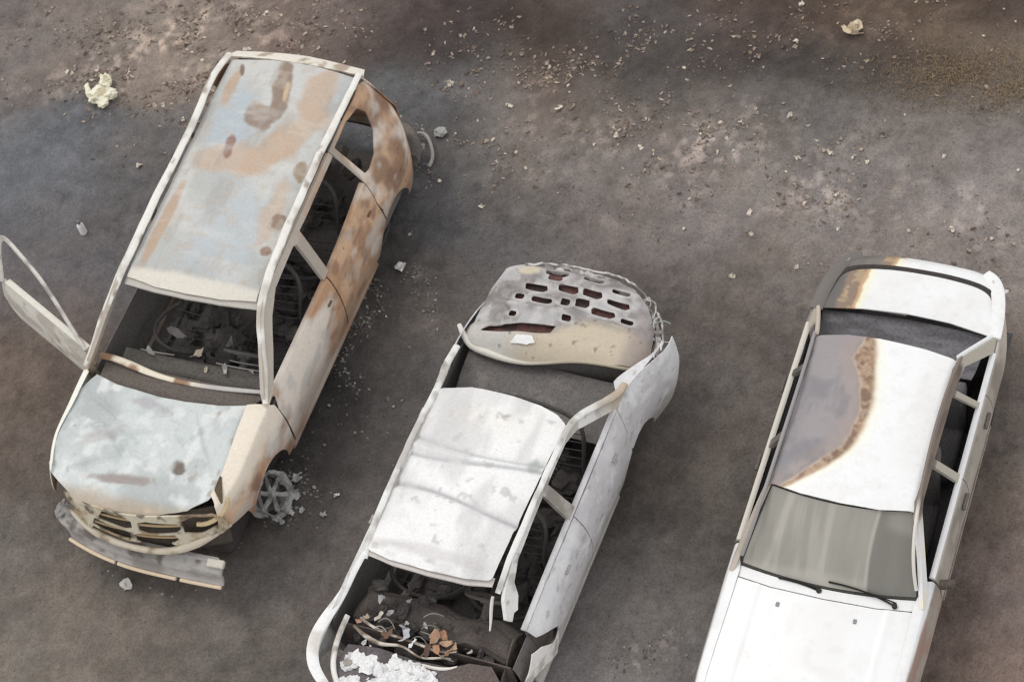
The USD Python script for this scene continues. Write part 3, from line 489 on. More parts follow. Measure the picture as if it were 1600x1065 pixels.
def mid_warp(V):
    o = MB.warp(V)*.5; x, y = V[:, 0], V[:, 1]
    o[:, 2] += .010*2*(fb(V, 4., 121)-.5)
    for cx, w, a in ((-.42, .03, -.018), (-.52, .03, -.016), (-.47, .025, .014), (-.03, .035, -.022), (.04, .04, .01)):
        o[:, 2] += a*np.exp(-((x-.06*np.sin(y*3+cx*9)-cx)/w)**2)
    return o
obj('roof', sheet(Polygon([(.50, -.55), (.545, -.35), (.56, 0), (.545, .3), (.50, .49), (.0, .515), (-.5, .53), (-.93, .55), (-1.0, .45), (-1.04, .3), (-1.06, .05), (-1.06, -.3), (-1.0, -.57), (-.5, -.585), (0, -.575)]).buffer(-.05).buffer(.05), lambda u, v: np.stack([u, v, mid_z(u, v)], 1), .013, .008, warp=mid_warp), M_burnt, mid, p_mid_roof)
obj('roof_header', sheet([(.46, -.56), (.53, -.56), (.575, -.3), (.59, 0), (.575, .3), (.53, .5), (.46, .5)], lambda u, v: np.stack([u, v, mid_z(u, v)-.026], 1), .015, .02), M_burnt, mid, C(206, 200, 196))
# right side (far side) pillars: one long pale strip from tail to nose
for sgn in (1, -1):
    S = MB.side(sgn)
    rl = Polygon([(-1.62, .985), (-1.0, 1.33), (-.8, 1.37), (.3, 1.35), (.53, 1.29)] + ([(.60, 1.26), (.71, 1.17), (.69, 1.12), (.62, 1.14), (.58, 1.12), (.48, 1.17)] if sgn == 1 else [(.95, 1.0), (1.02, .96), (.88, .96)]) + [(.42, 1.25), (.25, 1.305), (-.30, 1.32), (-.32, .99), (-.44, .99), (-.40, 1.32), (-.78, 1.32), (-.95, 1.27), (-1.38, .99)])
    rl = rl.buffer(.008).buffer(-.016).buffer(.008)
    obj('pillar_frame', sheet(rl, lambda u, v: S(u, v)-np.array([0, .03*sgn*0, 0]), .013, .035, (0, sgn, .4), MB.warp), M_burnt, mid, p_mid_pillar)
    obj('roof_rail', shift(tube([(.56, .55*sgn, 1.275), (.3, .565*sgn, 1.355), (-.2, .575*sgn, 1.38), (-.7, .575*sgn, 1.375), (-.98, .585*sgn, 1.325), (-1.25, .66*sgn, 1.18), (-1.60, .735*sgn, 1.005)], [.022, .026, .024, .024, .028, .034, .03], 10, 60, flat=.6), 341, .010, 4.), M_burnt, mid, p_mid_pillar)
    obj('front_door', sheet([(.66, .97), (.64, .86), (.44, .66), (.36, .56), (.42, .30), (-.365, .30), (-.365, .975)] if sgn == 1 else [(.8, .97), (.8, .30), (-.365, .30), (-.365, .975)], S, .014, .012, (0, sgn, .3), MB.warp), M_burnt, mid, p_mid)
    obj('rear_door', sheet(Polygon([(-.375, .975), (-.375, .30), (-1.0, .30)] + arch(-1.42, .34, .22, 14, 66, 8) + [(-1.28, .8), (-1.36, .985)]), S, .014, .012, (0, sgn, .3), MB.warp), M_burnt, mid, p_mid)
    for x in (.02, -1.02): obj('door_handle', ribbon([S(np.array([x+d]), np.array([.84]))[0]+(0, .014*sgn, 0) for d in (-.04, 0, .04)], .024, .02, n=8), M_char, mid, C(168, 164, 160))
    obj('belt_rail', tube([S(np.array([x]), np.array([z]))[0]+(0, -.022*sgn, 0) for x, z in ((.66, .975), (0, .985), (-.7, .99), (-1.36, .995))], .024, 8, 30, flat=.6), M_burnt, mid, p_mid)
    obj('sill', tube([S(np.array([x]), np.array([.30]))[0]+(0, -.05*sgn, -.02) for x in (.75, .2, -.4, -1.0)], .055, 10, 24), M_burnt, mid, p_mid)
    S2 = lambda u, v, sgn=sgn: MB.side(sgn)(u, v)
    if sgn == 1:      # torn tail wing flared outwards
        def wing(u, v):
            p = S2(u, v); k = sstep(-1.55, -2.2, u); p[:, 1] += .20*k; p[:, 2] += .03*k; return p
        wq = Polygon([(-1.372, .985), (-1.29, .8), (-1.23, .66)] + arch(-1.42, .34, .22, 72, 178, 10) + [(-1.95, .24), (-2.02, .40), (-2.10, .58), (-2.16, .66), (-2.20, .86), (-2.14, .88), (-1.94, .93), (-1.76, .975), (-1.6, .985)])
        obj('quarter_panel', sheet(wq, wing, .013, .010, (0, 1, .3), MB.warp), M_burnt, mid, p_mid)
        obj('wing_fold', sheet([(-1.42, 0), (-1.6, 1), (-1.85, .9), (-2.0, .6), (-2.1, 0), (-1.8, 0)], lambda u, v: np.stack([u, wing(u, np.full_like(u, .965))[:, 1]-.12*v*sstep(-2.1, -1.6, u)-.01, .985-.05*np.clip((-1.6-u), 0, 1)+.02*v], 1), .014, .008, warp=MB.warp), M_burnt, mid, p_mid)
    else:
        wq = Polygon([(-1.372, .985), (-1.29, .8), (-1.23, .66)] + arch(-1.42, .34, .22, 72, 178, 10) + [(-2.2, .4), (-2.34, .6), (-2.36, .85), (-2.0, .95), (-1.6, .985)])
        obj('quarter_panel', sheet(wq, S2, .014, .010, (0, -1, .3), MB.warp), M_burnt, mid, p_mid)
# far side front fender: pale strip that curls in at the nose
hzm = lambda x: .955-.03*np.clip((x-.8)/1., 0, 1)
obj('front_fender', sheet(Polygon([(.81, .30), (.81, .93), (1.2, .93), (1.45, .92), (1.62, .90), (1.70, .62), (1.66, .5)] + arch(1.30, .34, .3, 10, 176)), lambda u, v: MB.fender(-1, hzm)(u, v)+np.stack([0*u, .35*np.clip((u-1.15)/.5, 0, 1)**2, 0*u], 1), .014, .010, (0, -1, .6), MB.warp), M_burnt, mid, lambda P: mixc(C(240, 240, 236), C(206, 202, 198), sstep(.5, .66, fb(P, 6, 131))))
obj('windscreen_pillar', tube([(.52, -.56, 1.30), (.66, -.62, 1.20), (.85, -.72, 1.03), (1.0, -.78, .97), (1.2, -.79, .955), (1.38, -.71, .94), (1.49, -.58, .925), (1.58, -.44, .90), (1.64, -.25, .87)], [.024, .026, .038, .048, .052, .048, .04, .036, .03], 10, 80, flat=.4), M_burnt, mid, lambda P: mixc(C(246, 246, 242), C(214, 210, 204), sstep(.5, .66, fb(P, 6, 135))))
obj('inner_fender_rail', tube([(.9, -.64, .93), (1.05, -.65, .90), (1.3, -.60, .88), (1.44, -.50, .86)], .022, 10, 40, flat=1.), M_burnt, mid, lambda P: mixc(C(236, 234, 230), C(180, 172, 164), sstep(.5, .62, fb(P, 9, 132))))
# near side: only a curled rag of the fender is left
def rag(u, v): p = MB.side(1)(u, v); p[:, 1] += .05*np.sin((u-.4)*6)+.02; return p
obj('fender_remnant', sheet([(.395, .56), (.56, .68), (.70, .86), (.80, .90), (.92, .80), (1.06, .72), (1.2, .55), (1.05, .62), (.90, .70), (.74, .66), (.55, .50)], rag, .013, .010, (0, 1, .3), lambda V: MB.warp(V)*1.6), M_burnt, mid, lambda P: mixc(C(226, 224, 220), C(186, 180, 172), sstep(.45, .6, fb(P, 8, 133))))
obj('pillar_strip', tube([(.56, .50, 1.20), (.62, .50, 1.14), (.68, .505, 1.07), (.75, .51, 1.0)], [.012, .014, .012, .006], 8, 20), M_burnt, mid, C(232, 230, 226))
obj('inner_wing', sheet([(.7, .30), (1.75, .30), (1.7, .62), (1.3, .72), (.95, .80), (.72, .9)], lambda u, v: np.stack([u, .66-.1*np.clip(u-1.2, 0, 1)+.06*(v-.6), v], 1), .03, .012, (0, 1, 0), lambda V: MB.warp(V)*2), M_char, mid, lambda P: mixc(C(112, 104, 96), C(88, 82, 78), sstep(.4, .6, fb(P, 6, 134))))
obj('door_end', sheet([(.30, .30), (.62, .30), (.66, .9), (.60, .97), (.3, .97)], lambda u, v: MB.side(1)(u, v)-np.array([0, .05, 0]), .03, .01, (0, 1, 0), lambda V: MB.warp(V)*1.5), M_char, mid, C(112, 104, 98))
# boot lid: inner frame showing through holes, smooth tan front edge, frayed rear rim
LH0 = dict(a=[(-2.27, -.42), (-2.36, -.21), (-2.30, -.17), (-2.24, -.36)], b=[(-2.34, -.11), (-2.39, .02), (-2.33, .07), (-2.30, -.06)], c=[(-2.35, .11), (-2.39, .22), (-2.35, .28), (-2.30, .16)], d=[(-2.33, .35), (-2.36, .39), (-2.30, .56), (-2.27, .41)],
          e=[(-2.16, -.44), (-2.21, -.42), (-2.21, -.37), (-2.15, -.37)], f=[(-2.19, -.30), (-2.20, -.13), (-2.17, -.11), (-2.15, -.25)], g=[(-2.23, -.05), (-2.26, .03), (-2.18, .03), (-2.17, -.01)], h=[(-2.25, .09), (-2.29, .13), (-2.22, .21), (-2.17, .14)],
          i=[(-2.18, .23), (-2.22, .29), (-2.19, .44), (-2.15, .40)], j=[(-2.15, .49), (-2.2, .54), (-2.18, .6), (-2.14, .56)], k=[(-2.0, -.42), (-2.03, -.39), (-2.01, -.365), (-1.985, -.40)], l=[(-2.065, .02), (-2.075, .085), (-2.04, .09)],
          m=[(-2.48, -.32), (-2.525, -.09), (-2.49, -.04), (-2.42, -.26)], n=[(-2.42, -.22), (-2.45, -.17), (-2.42, -.1), (-2.395, -.19)], o=[(-2.50, .06), (-2.515, .2), (-2.475, .24), (-2.46, .08)], q=[(-2.45, .33), (-2.44, .45), (-2.40, .50), (-2.40, .36)])
LH = {}
for k_, h_ in LH0.items():
    (cx, cy), (hx, hy) = np.mean(h_, 0), np.ptp(np.array(h_), axis=0)/2; sl = -.16-.35*cy if k_ in 'abcd' else (.05-.1*cy); hx = min(max(hx*.62, .016), .03); hy = min(hy*.95, .105)
    LH[k_] = [(cx-hx+sl*-hy*.5, cy-hy), (cx-hx*1.0+sl*hy*.5*-1, cy+hy*.8), (cx+hx*.3+sl*hy*-.5, cy+hy), (cx+hx-sl*hy*.5, cy+hy*.7), (cx+hx, cy-hy*.8)]
slit = Polygon([(-1.805, -.60), (-1.86, -.53), (-1.90, -.42), (-1.925, -.28), (-1.945, -.1), (-1.955, .01), (-1.90, -.02), (-1.865, -.12), (-1.845, -.28), (-1.815, -.43)])
lid = Polygon([(-1.82, -.80), (-1.73, -.72), (-1.66, -.53), (-1.635, -.25), (-1.66, .0), (-1.71, .24), (-1.75, .55), (-1.82, .79), (-2.0, .80), (-2.2, .77), (-2.36, .66), (-2.50, .47), (-2.565, .28), (-2.585, .02), (-2.575, -.27), (-2.53, -.50), (-2.43, -.62), (-2.24, -.68), (-2.02, -.70), (-1.89, -.71)])
for kk, h in enumerate(LH.values()): lid = lid.difference(Polygon(h).buffer(-.010).buffer(.020 if kk % 3 else .014))
lid = lid.difference(slit.buffer(.006))
def lid_z(u, v):
    front = np.clip((u+1.86)/.22, 0, 1); fl = 1.05-.0*u
    return fl-.13*front**2-.06*(v/.75)**2-.12*np.clip((-2.42-u)/.16, 0, 1.2)**2-.10*np.clip((v-.6)/.2, 0, 1)**2-.06*np.clip((-v-.58)/.15, 0, 1.5)**2
def lid_warp(V):
    o = MB.warp(V)*.6; x, y = V[:, 0], V[:, 1]
    for h in LH.values():
        cx, cy = np.mean(h, 0); o[:, 2] -= .012*np.exp(-(((x-cx)/.05)**2+((y-cy)/.09)**2)**2)
    o[:, 2] += .010*2*(fb(V, 6., 141)-.5)-.03*np.exp(-((x+1.90)/.03)**2-((y+.3)/.35)**4)
    o[:, 2] += .02*np.exp(-((x+2.09)/.025)**2)*(np.abs(y) < .6); return o
def p_lid(P):
    n1, n2 = fb(P, 4., 142), fb(P, 12., 143)
    x, y = P[:, 0], P[:, 1]
    c = mixc(C(176, 174, 174), C(140, 136, 136), sstep(.42, .6, n1)); c = mixc(c, C(200, 198, 196), .6*sstep(.5, .66, n2)); c = mixc(c, C(116, 108, 104), .55*sstep(.54, .66, fb(P, 7, 145)))
    c = mixc(c, C(196, 184, 164), sstep(-1.98, -1.84, x+.22*sstep(-.2, .3, y)-.06+.1*(n1-.5)))
    c = mixc(c, C(196, 196, 196), .7*sstep(-.1, -.45, y)*sstep(-1.95, -1.8, x))
    c = mixc(c, C(128, 118, 120), .7*sstep(-2.40, -2.47, x+.1*(n2-.5))*sstep(-.35, -.1, y)); c = mixc(c, C(206, 194, 170), .9*blob(P, -2.46, -.42, .05, .09, .3, .4, .4, 10, 7))
    for h in LH.values():
        cx, cy = np.mean(h, 0); q = np.array(h); hx, hy = np.ptp(q[:, 0])/2+.02, np.ptp(q[:, 1])/2+.025; d = np.hypot((x-cx)/hx, (y-cy)/hy); c = mixc(c, C(222, 220, 216), .32*sstep(1.45, .9, d+1.2*(n2-.5)))
    c = mixc(c, C(150, 138, 138), .6*sstep(.55, .68, y)); c = mixc(c, C(120, 112, 106), .7*sstep(.68, .75, fb(P, 16, 144)))
    return c
ld = obj('boot_lid', sheet(lid, lambda u, v: np.stack([u, v, lid_z(u, v)], 1), .010, .014, warp=lid_warp), M_burnt, mid, p_lid)
LZ = lambda x, y: float(lid_z(np.array([x]), np.array([y]))[0])-.012
obj('lid_lip', tube([(-1.83, -.815, .955), (-1.79, -.78, .945)]+[(x, y, LZ(x, y)) for x, y in ((-1.735, -.715), (-1.665, -.53), (-1.64, -.25), (-1.665, .0), (-1.715, .24), (-1.755, .55), (-1.82, .78))], [.02, .034, .03, .02, .014, .014, .014, .016, .018], 10, 80), M_burnt, ld, lambda P: mixc(C(222, 218, 208), C(186, 176, 156), sstep(-.4, .2, P[:, 1])))
obj('pale_plate', shift(sheet([(-1.735, -.31), (-1.80, -.27), (-1.815, -.14), (-1.765, -.10), (-1.74, -.17)], lambda u, v: np.stack([u, v, lid_z(u, v)+.022], 1), .012, .006), 6, .012, 20), M_burnt, ld, C(246, 246, 244))
rl_ = np.random.default_rng(12)
rim = np.array([(-2.50, -.52), (-2.56, -.28), (-2.60, .02), (-2.575, .29), (-2.50, .5), (-2.34, .70), (-2.15, .82), (-1.98, .86)])
for off, rr, zz in ((0., .016, .93), (.03, .009, .97), (-.02, .008, .86)):
    q = smooth_line(np.c_[rim*(1+off*.3)+(0, off), np.full(len(rim), zz)+rl_.uniform(-.015, .015, len(rim))], 90); q += (np.stack([fb(q, 14, 150+k, 2) for k in range(3)], 1)-.5)*.05
    obj('frayed_rim', tube(q, rr, 7, curve=False), M_burnt, ld, lambda P: mixc(C(214, 212, 208), C(130, 122, 118), sstep(.4, .6, fb(P, 16, 152))))
for k in range(16):
    a = np.array([rl_.uniform(-2.45, -2.05), 0, .95]); a[1] = np.interp(a[0], [-2.5, -2.34, -2.15, -1.98], [.5, .68, .80, .84]); d = np.array([rl_.uniform(-.16, .03), rl_.uniform(-.02, .14), rl_.uniform(-.06, .08)])
    obj('loose_wire', tube([a, a+d*.5+rl_.uniform(-.03, .03, 3), a+d], .005, 5, 10), M_burnt, ld, C(*(lambda t: (t, t, t-4))(int(rl_.uniform(130, 225)))))
for k in range(14):
    y = rl_.uniform(-.3, .55); x = np.interp(y, [-.3, .0, .3, .55], [-2.545, -2.565, -2.54, -2.44])+rl_.uniform(-.01, .04); obj('melted_bit', lump((x, y, .99+rl_.uniform(-.03, .0)), (.022, .035, .012), k, .6, 2), M_burnt, ld, C(*(lambda t: (t, t-6, t-8))(int(rl_.uniform(120, 200)))))
obj('tail_panel', sheet([(-.7, .42), (.7, .42), (.74, .86), (-.74, .86)], lambda u, v: np.stack([-2.50+.35*np.abs(u)**2.4-.1*(.86-v), u, v], 1), .025, .01, (-1, 0, 0), lambda V: MB.warp(V)*1.5), M_char, mid, C(126, 120, 116))
obj('boot_floor', sheet([(-2.45, -.7), (-1.76, -.7), (-1.76, .7), (-2.45, .7)], lambda u, v: np.stack([u, v, .62+.03*fb(np.stack([u, v, 0*u], 1), 6, 9)], 1), .04, .01), M_char, mid, C(96, 74, 72))
obj('boot_bulkhead', sheet([(-.74, .55), (.76, .55), (.76, .90), (.3, .93), (-.3, .93), (-.74, .90)], lambda u, v: np.stack([-1.70-.06*np.abs(u)-.10*np.clip(u, 0, 1), u, v], 1), .03, .012, (1, 0, 0), lambda V: MB.warp(V)), M_char, mid, C(104, 100, 97))
obj('lid_inner_skin', sheet(lid.convex_hull.buffer(-.06), lambda u, v: np.stack([u, v, lid_z(u, v)-.075+.03*fb(np.stack([u, v, 0*u], 1), 9, 320)], 1), .02, .006, warp=lambda V: lid_warp(V)*.5), M_char, ld, lambda P: mixc(C(116, 84, 80), C(78, 66, 64), sstep(.4, .6, fb(P, 9, 321))))
# inside and engine bay
underbody_blocker(mid, -2.2, 1.6, .62, .04, .30)
interior(mid, MB, -2.2, .95, .30, .76, DARK)
obj('rear_shelf', sheet([(-1.70, -.70), (-1.70, .70), (-1.15, .66), (-1.15, -.66)], lambda u, v: np.stack([u, v, .80-.15*np.clip(u+1.5, 0, 1)+.03*fb(np.stack([u, v, 0*u], 1), 7, 8)], 1), .03, .01, warp=lambda V: MB.warp(V)*1.5), M_char, mid, lambda P: mixc(DARK, C(132, 126, 122), sstep(.52, .68, fb(P, 9, 153))))
for yy in (-.34, .34): seat(mid, -.05, yy, .48, C(88, 85, 82))
seat(mid, -.95, 0, .48, C(88, 85, 82), w=1.15)
steering(mid, .42, .34, .84, .18, C(104, 98, 94))
obj('firewall', sheet([(-.74, .30), (.74, .30), (.72, .84), (-.72, .84)], lambda u, v: np.stack([.93+0*u, u, v], 1), .05, .012, (1, 0, 0), lambda V: MB.warp(V)*2), M_char, mid, C(104, 94, 88))
obj('dashboard', shift(box((.68, -.02, .68), (.28, 1.36, .18), bev=.06).subdivide().subdivide().subdivide(), 14, .09, 6.), M_char, mid, lambda P: mixc(C(86, 79, 77), C(112, 104, 99), sstep(.5, .66, fb(P, 9, 154))))
obj('bay_floor', sheet([(.93, -.70), (1.75, -.62), (1.75, .62), (.93, .68)], lambda u, v: np.stack([u, v, .50+.12*fb(np.stack([u, v, 0*u], 1), 5, 19)], 1), .03, .01), M_char, mid, lambda P: mixc(C(104, 98, 96), C(132, 126, 124), sstep(.5, .68, fb(P, 8, 155))))
obj('engine', shift(box((1.30, -.02, .66), (.42, .62, .26), bev=.04).subdivide().subdivide(), 24, .05, 5.), M_char, mid, lambda P: mixc(C(112, 106, 104), C(146, 140, 136), sstep(.5, .66, fb(P, 10, 156))))
for sgn in (1, -1):
    obj('strut_tower', trimesh.creation.cylinder(.11, .2, sections=20, transform=trimesh.transformations.translation_matrix((1.25, .50*sgn, .74))), M_char, mid, C(116, 110, 106))
    obj('strut_nut', trimesh.creation.cylinder(.035, .05, sections=12, transform=trimesh.transformations.translation_matrix((1.25, .50*sgn, .86))), M_char, mid, C(164, 158, 150))
    obj('chassis_rail', tube([(.95, .54*sgn, .62), (1.4, .52*sgn, .62), (1.75, .48*sgn, .60)], .05, 8, 12), M_char, mid, C(110, 104, 100))
obj('front_crossmember', tube([(1.70, -.62, .66), (1.80, -.3, .68), (1.82, 0, .68), (1.80, .3, .66), (1.70, .6, .6)], .05, 10, 30), M_burnt, mid, C(168, 162, 156))
obj('front_panel', sheet([(-.66, .30), (.66, .30), (.62, .6), (.2, .68), (-.2, .66), (-.64, .74)], lambda u, v: np.stack([1.88-.35*np.abs(u)**2.2, u, v], 1), .025, .012, (1, 0, 0), lambda V: MB.warp(V)*2), M_burnt, mid, C(176, 170, 164))
# cross beams under the windscreen, bent and pale
bl = lambda P: mixc(C(216, 208, 196), C(128, 112, 100), sstep(.45, .6, fb(P, 9, 157)))
obj('scuttle_beam', tube([(.95, -.58, .88), (.99, -.48, .86), (1.02, -.30, .85), (1.00, -.15, .86), (1.04, 0, .85), (1.02, .14, .86), (1.00, .26, .87)], [.010, .020, .016, .010, .009, .010, .008], 8, 60), M_burnt, mid, bl)
obj('scuttle_beam', tube([(.88, -.55, .90), (.93, -.3, .86), (.95, -.05, .87), (.96, .1, .86), (.93, .28, .88)], [.012, .010, .009, .011, .008], 8, 60), M_burnt, mid, bl)
obj('scuttle_beam', tube([(1.09, -.02, .85), (1.10, .12, .85), (1.07, .28, .86), (1.04, .33, .86)], [.012, .018, .014, .008], 8, 30), M_burnt, mid, C(236, 230, 222))
rj = np.random.default_rng(21)
obj('charred_debris', cat([lump((rj.uniform(.52, .98), rj.uniform(-.58, .50), rj.uniform(.62, .80)), rj.uniform(.02, .07, 3)*(1, 1, .6), 400+k, .8, 2) for k in range(70)]+[lump((rj.uniform(-1.5, .4), rj.uniform(-.6, .6), rj.uniform(.34, .55)), rj.uniform(.03, .12, 3)*(1, 1, .6), 600+k, .8, 2) for k in range(70)]), M_char, mid, lambda P: mixc(mixc(C(84, 80, 79), C(108, 103, 100), sstep(.52, .7, fb(P, 9, 401))), C(108, 90, 82), .5*sstep(.62, .72, fb(P, 6, 402))))
bits = [(.69, -.46, .87, .055, (206, 208, 206)), (.74, -.36, .85, .04, (176, 176, 174)), (.82, -.42, .86, .055, (214, 206, 196)), (.86, -.50, .88, .04, (196, 176, 156)), (.78, -.05, .84, .03, (196, 198, 198)), (.80, -.2, .83, .03, (190, 188, 184)),
        (.93, -.14, .89, .065, (196, 196, 202)), (.97, -.06, .90, .05, (232, 232, 234)), (.88, -.19, .89, .05, (178, 178, 182)), (.88, .08, .90, .075, (176, 142, 118)), (.90, .18, .90, .06, (194, 162, 134)), (.84, .14, .89, .05, (176, 136, 108)), (.96, .14, .88, .05, (186, 142, 112)), (.98, .22, .88, .045, (150, 118, 96)),
        (.92, .26, .89, .05, (196, 164, 132)), (.95, -.28, .88, .06, (120, 92, 76)), (1.0, .06, .87, .06, (104, 84, 74)), (.62, -.25, .85, .025, (170, 168, 166)), (.9, .38, .86, .03, (190, 184, 176)), (1.04, -.46, .84, .03, (226, 226, 226)), (1.07, -.40, .84, .025, (232, 232, 232)), (.90, -.56, .88, .03, (200, 160, 140))]
for x, y, z, s, c in bits:
    f = flake(rj, s*1.1, curl=1.3, thick=.004, aspect=.55); f.apply_transform(trimesh.transformations.euler_matrix(*rj.uniform(-.5, .5, 2), rj.uniform(0, 6))); f.apply_translation((x, y, z-.01)); obj('burnt_scrap', f, M_burnt, mid, C(*c))
for k in range(9):
    y = rj.uniform(-.55, .35); x = rj.uniform(.66, 1.0); obj('bare_wire', tube([(x, y, .85), (x+rj.uniform(-.04, .04), y+.06, .88), (x+rj.uniform(-.06, .06), y+.15, .85)], .005, 5, 12), M_burnt, mid, C(*(lambda t: (t, t-4, t-10))(int(rj.uniform(100, 170)))))
# what is left of the bonnet: a charred dark skin sunk over the engine
def bn_z(u, v): return .885-.05*np.clip((u-1.05)/.6, 0, 1)-.03*(v/.6)**2
def bn_warp(V):
    o = MB.warp(V)*1.2; o[:, 2] += .02*2*(fb(V, 5., 420)-.5)-.03*np.exp(-((V[:, 1]-.1)/.2)**2-((V[:, 0]-1.2)/.2)**2); return o
obj('bonnet', sheet([(1.10, -.57), (1.075, -.3), (1.085, .0), (1.06, .3), (.99, .42), (.96, .58), (1.05, .68), (1.25, .70), (1.5, .66), (1.72, .42), (1.74, 0), (1.68, -.3), (1.5, -.50), (1.3, -.60)], lambda u, v: np.stack([u, v, bn_z(u, v)], 1), .015, .008, warp=bn_warp), M_char, mid, lambda P: mixc(mixc(C(118, 112, 114), C(98, 92, 94), sstep(.42, .6, fb(P, 5, 421))), C(112, 98, 88), .6*sstep(.1, .45, P[:, 1])))
# white crumbly heap on the nose
def heap(c, s, seed):
    m = lump(c, s, seed, .7, 4, 2.6); v = m.vertices; v += (np.stack([fb(v, 22, 160+k, 3) for k in range(3)], 1)-.5)*.05; m.vertices = v; return m
wa = lambda P: mixc(C(250, 250, 250), C(214, 214, 216), sstep(.5, .66, fb(P, 18, 163)))
hp = [(1.17, -.02, .82, .07), (1.19, .08, .82, .075), (1.20, .17, .81, .06), (1.16, -.14, .82, .06), (1.24, .0, .81, .08), (1.23, .2, .80, .06), (1.20, -.46, .80, .07), (1.22, -.34, .81, .08), (1.25, -.22, .80, .07), (1.31, -.12, .80, .09), (1.30, 0, .81, .08), (1.28, .10, .80, .07), (1.36, -.2, .79, .08), (1.40, -.06, .79, .1), (1.36, .10, .79, .07), (1.32, .19, .79, .06), (1.27, -.50, .79, .05), (1.37, -.40, .78, .05), (1.42, -.47, .77, .06), (1.46, .1, .77, .08), (1.47, -.25, .77, .08), (1.19, -.12, .80, .045), (1.24, .18, .80, .04)]
obj('white_ash_heap', cat([heap((x, y, float(bn_z(np.array([x]), np.array([y]))[0])+.012), (s*.85, s, s*.32), k) for k, (x, y, z, s) in enumerate(hp)]), M_ash, mid, wa, label='white crumbly ash heap over the engine')
for x, y in ((1.36, .72), (1.36, -.72), (-1.42, .70), (-1.42, -.70)): wheel_at(mid, x, y-.10*np.sign(y), .22, .25, .14, M_ash, C(84, 80, 77), rough=.02)

# ================================================================ scorched white sedan, right
rgt = thing('scorched_sedan', 'white older sedan scorched along one side of its roof, windscreen still in place', 'car', (2.14742, 9.65814, 0), -123.34529)
RB = Body([(.2, .70), (.3, .735), (.5, .785), (.66, .805), (.78, .80), (.88, .78), (.93, .75)], .93, .46, (1.7, .5, .10), (-1.35, .75, .17), warp=(.003, 2.))
WHITE = C(250, 250, 250)*.97
def p_white(P):
    d = .05*sstep(.4, .7, fb(P, 3, 171))+.05*sstep(.5, .75, fb(P, 11, 192))+.06*sstep(.70, .8, fb(P, 26, 193, 2))
    return np.array([.85, .855, .86])*(1-d[:, None]*np.array([.9, 1., 1.15]))
SO = np.array([(-1.10, -.10), (-.76, .0), (-.48, .04), (-.28, .02), (.01, -.07), (.31, -.40), (.36, -.46)]); SI = np.array([(-1.10, -.18), (-.95, -.21), (-.86, -.22), (-.63, -.10), (-.41, -.045), (-.09, -.095), (.1, -.26), (.29, -.44), (.36, -.49)])
def p_right_roof(P):
    x, y = P[:, 0], P[:, 1]; n, n2 = fb(P, 5., 172), fb(P, 16., 173)
    yo = CubicSpline(SO[:, 0], SO[:, 1])(np.clip(x, -1.1, .36)); yi = np.interp(x, SI[:, 0], SI[:, 1])
    do, di = y-yo+.05*(n-.5)+.02*(n2-.5), y-yi+.05*(n-.5)+.04*(n2-.5)
    c = p_white(P)
    c = mixc(c, C(246, 240, 224), .9*sstep(.12, .0, do)); c = mixc(c, C(214, 194, 164), .9*sstep(.04, -.012, do))
    n3 = fb(P, 34., 190, 2); band = mixc(C(168, 140, 116), C(132, 106, 88), sstep(.42, .6, n2)); band = mixc(band, C(186, 166, 146), .5*sstep(.55, .7, n3)); band = mixc(band, C(116, 94, 80), .4*sstep(.45, .3, n3))
    c = mixc(c, band, sstep(.02, -.03, do))
    grey = mixc(C(150, 144, 146), C(132, 129, 133), sstep(.4, .62, n)); grey = mixc(grey, C(160, 144, 136), .6*sstep(-.22, -.02, di)*(.4+fb(P, 7, 175))); grey = mixc(grey, C(122, 119, 123), .6*sstep(.5, .68, fb(P*np.array([.6, 1.6, 1]), 6, 191)))
    c = mixc(c, C(200, 186, 170), .5*sstep(.03, .01, di)*sstep(-.02, .005, di)); c = mixc(c, grey, sstep(.02, -.02, di))
    return c
def scorch_y(P, y0, y1):
    n, n2 = fb(P, 5., 176), fb(P, 16., 177); y = P[:, 1]+.10*(n-.5)+.03*(n2-.5)
    c = p_white(P); c = mixc(c, C(246, 236, 206), .9*sstep(y1+.10, y1, y)); c = mixc(c, C(196, 160, 124), sstep(y1+.015, y1-.01, y)); c = mixc(c, mixc(C(140, 120, 104), C(172, 150, 122), sstep(.5, .62, n2)), sstep(y1-.02, y1-.04, y))
    return mixc(c, mixc(C(122, 116, 110), C(104, 100, 96), sstep(.4, .6, n)), sstep(y0+.02, y0-.02, y))
def p_right_side(P):
    n, n2 = fb(P, 3., 178), fb(P, 10., 179)
    c = mixc(C(160, 154, 146), C(136, 130, 122), sstep(.4, .62, n)); c = mixc(c, C(178, 172, 164), .5*sstep(.55, .7, n2))
    c = mixc(c, C(160, 128, 112), .5*sstep(.56, .7, fb(P*np.array([.4, 1, 2]), 5, 180)))
    c = mixc(c, C(190, 184, 174), .6*sstep(.52, .42, P[:, 2])); c = mixc(c, C(216, 212, 204), .8*sstep(.895, .92, P[:, 2]))
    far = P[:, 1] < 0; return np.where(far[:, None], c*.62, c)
def p_right_pillar(P):
    c = mixc(p_white(P)*.97, C(236, 228, 208), sstep(.5, .64, fb(P, 5, 181))); y = P[:, 1]
    c = mixc(c, C(186, 180, 168), sstep(.5, .2, P[:, 0])); c = mixc(c, mixc(C(132, 120, 110), C(112, 102, 96), sstep(.4, .6, fb(P, 6, 188))), sstep(1.24, 1.265, P[:, 2])*sstep(.42, .30, P[:, 0])*sstep(-1.06, -1.0, P[:, 0])); c2 = mixc(C(118, 110, 104), C(96, 92, 90), sstep(.45, .6, fb(P, 8, 182))); c2 = mixc(c2, C(196, 186, 172), sstep(.3, .4, P[:, 0])+sstep(-1.2, -1.3, P[:, 0])); return np.where((y < 0)[:, None], c2, c)
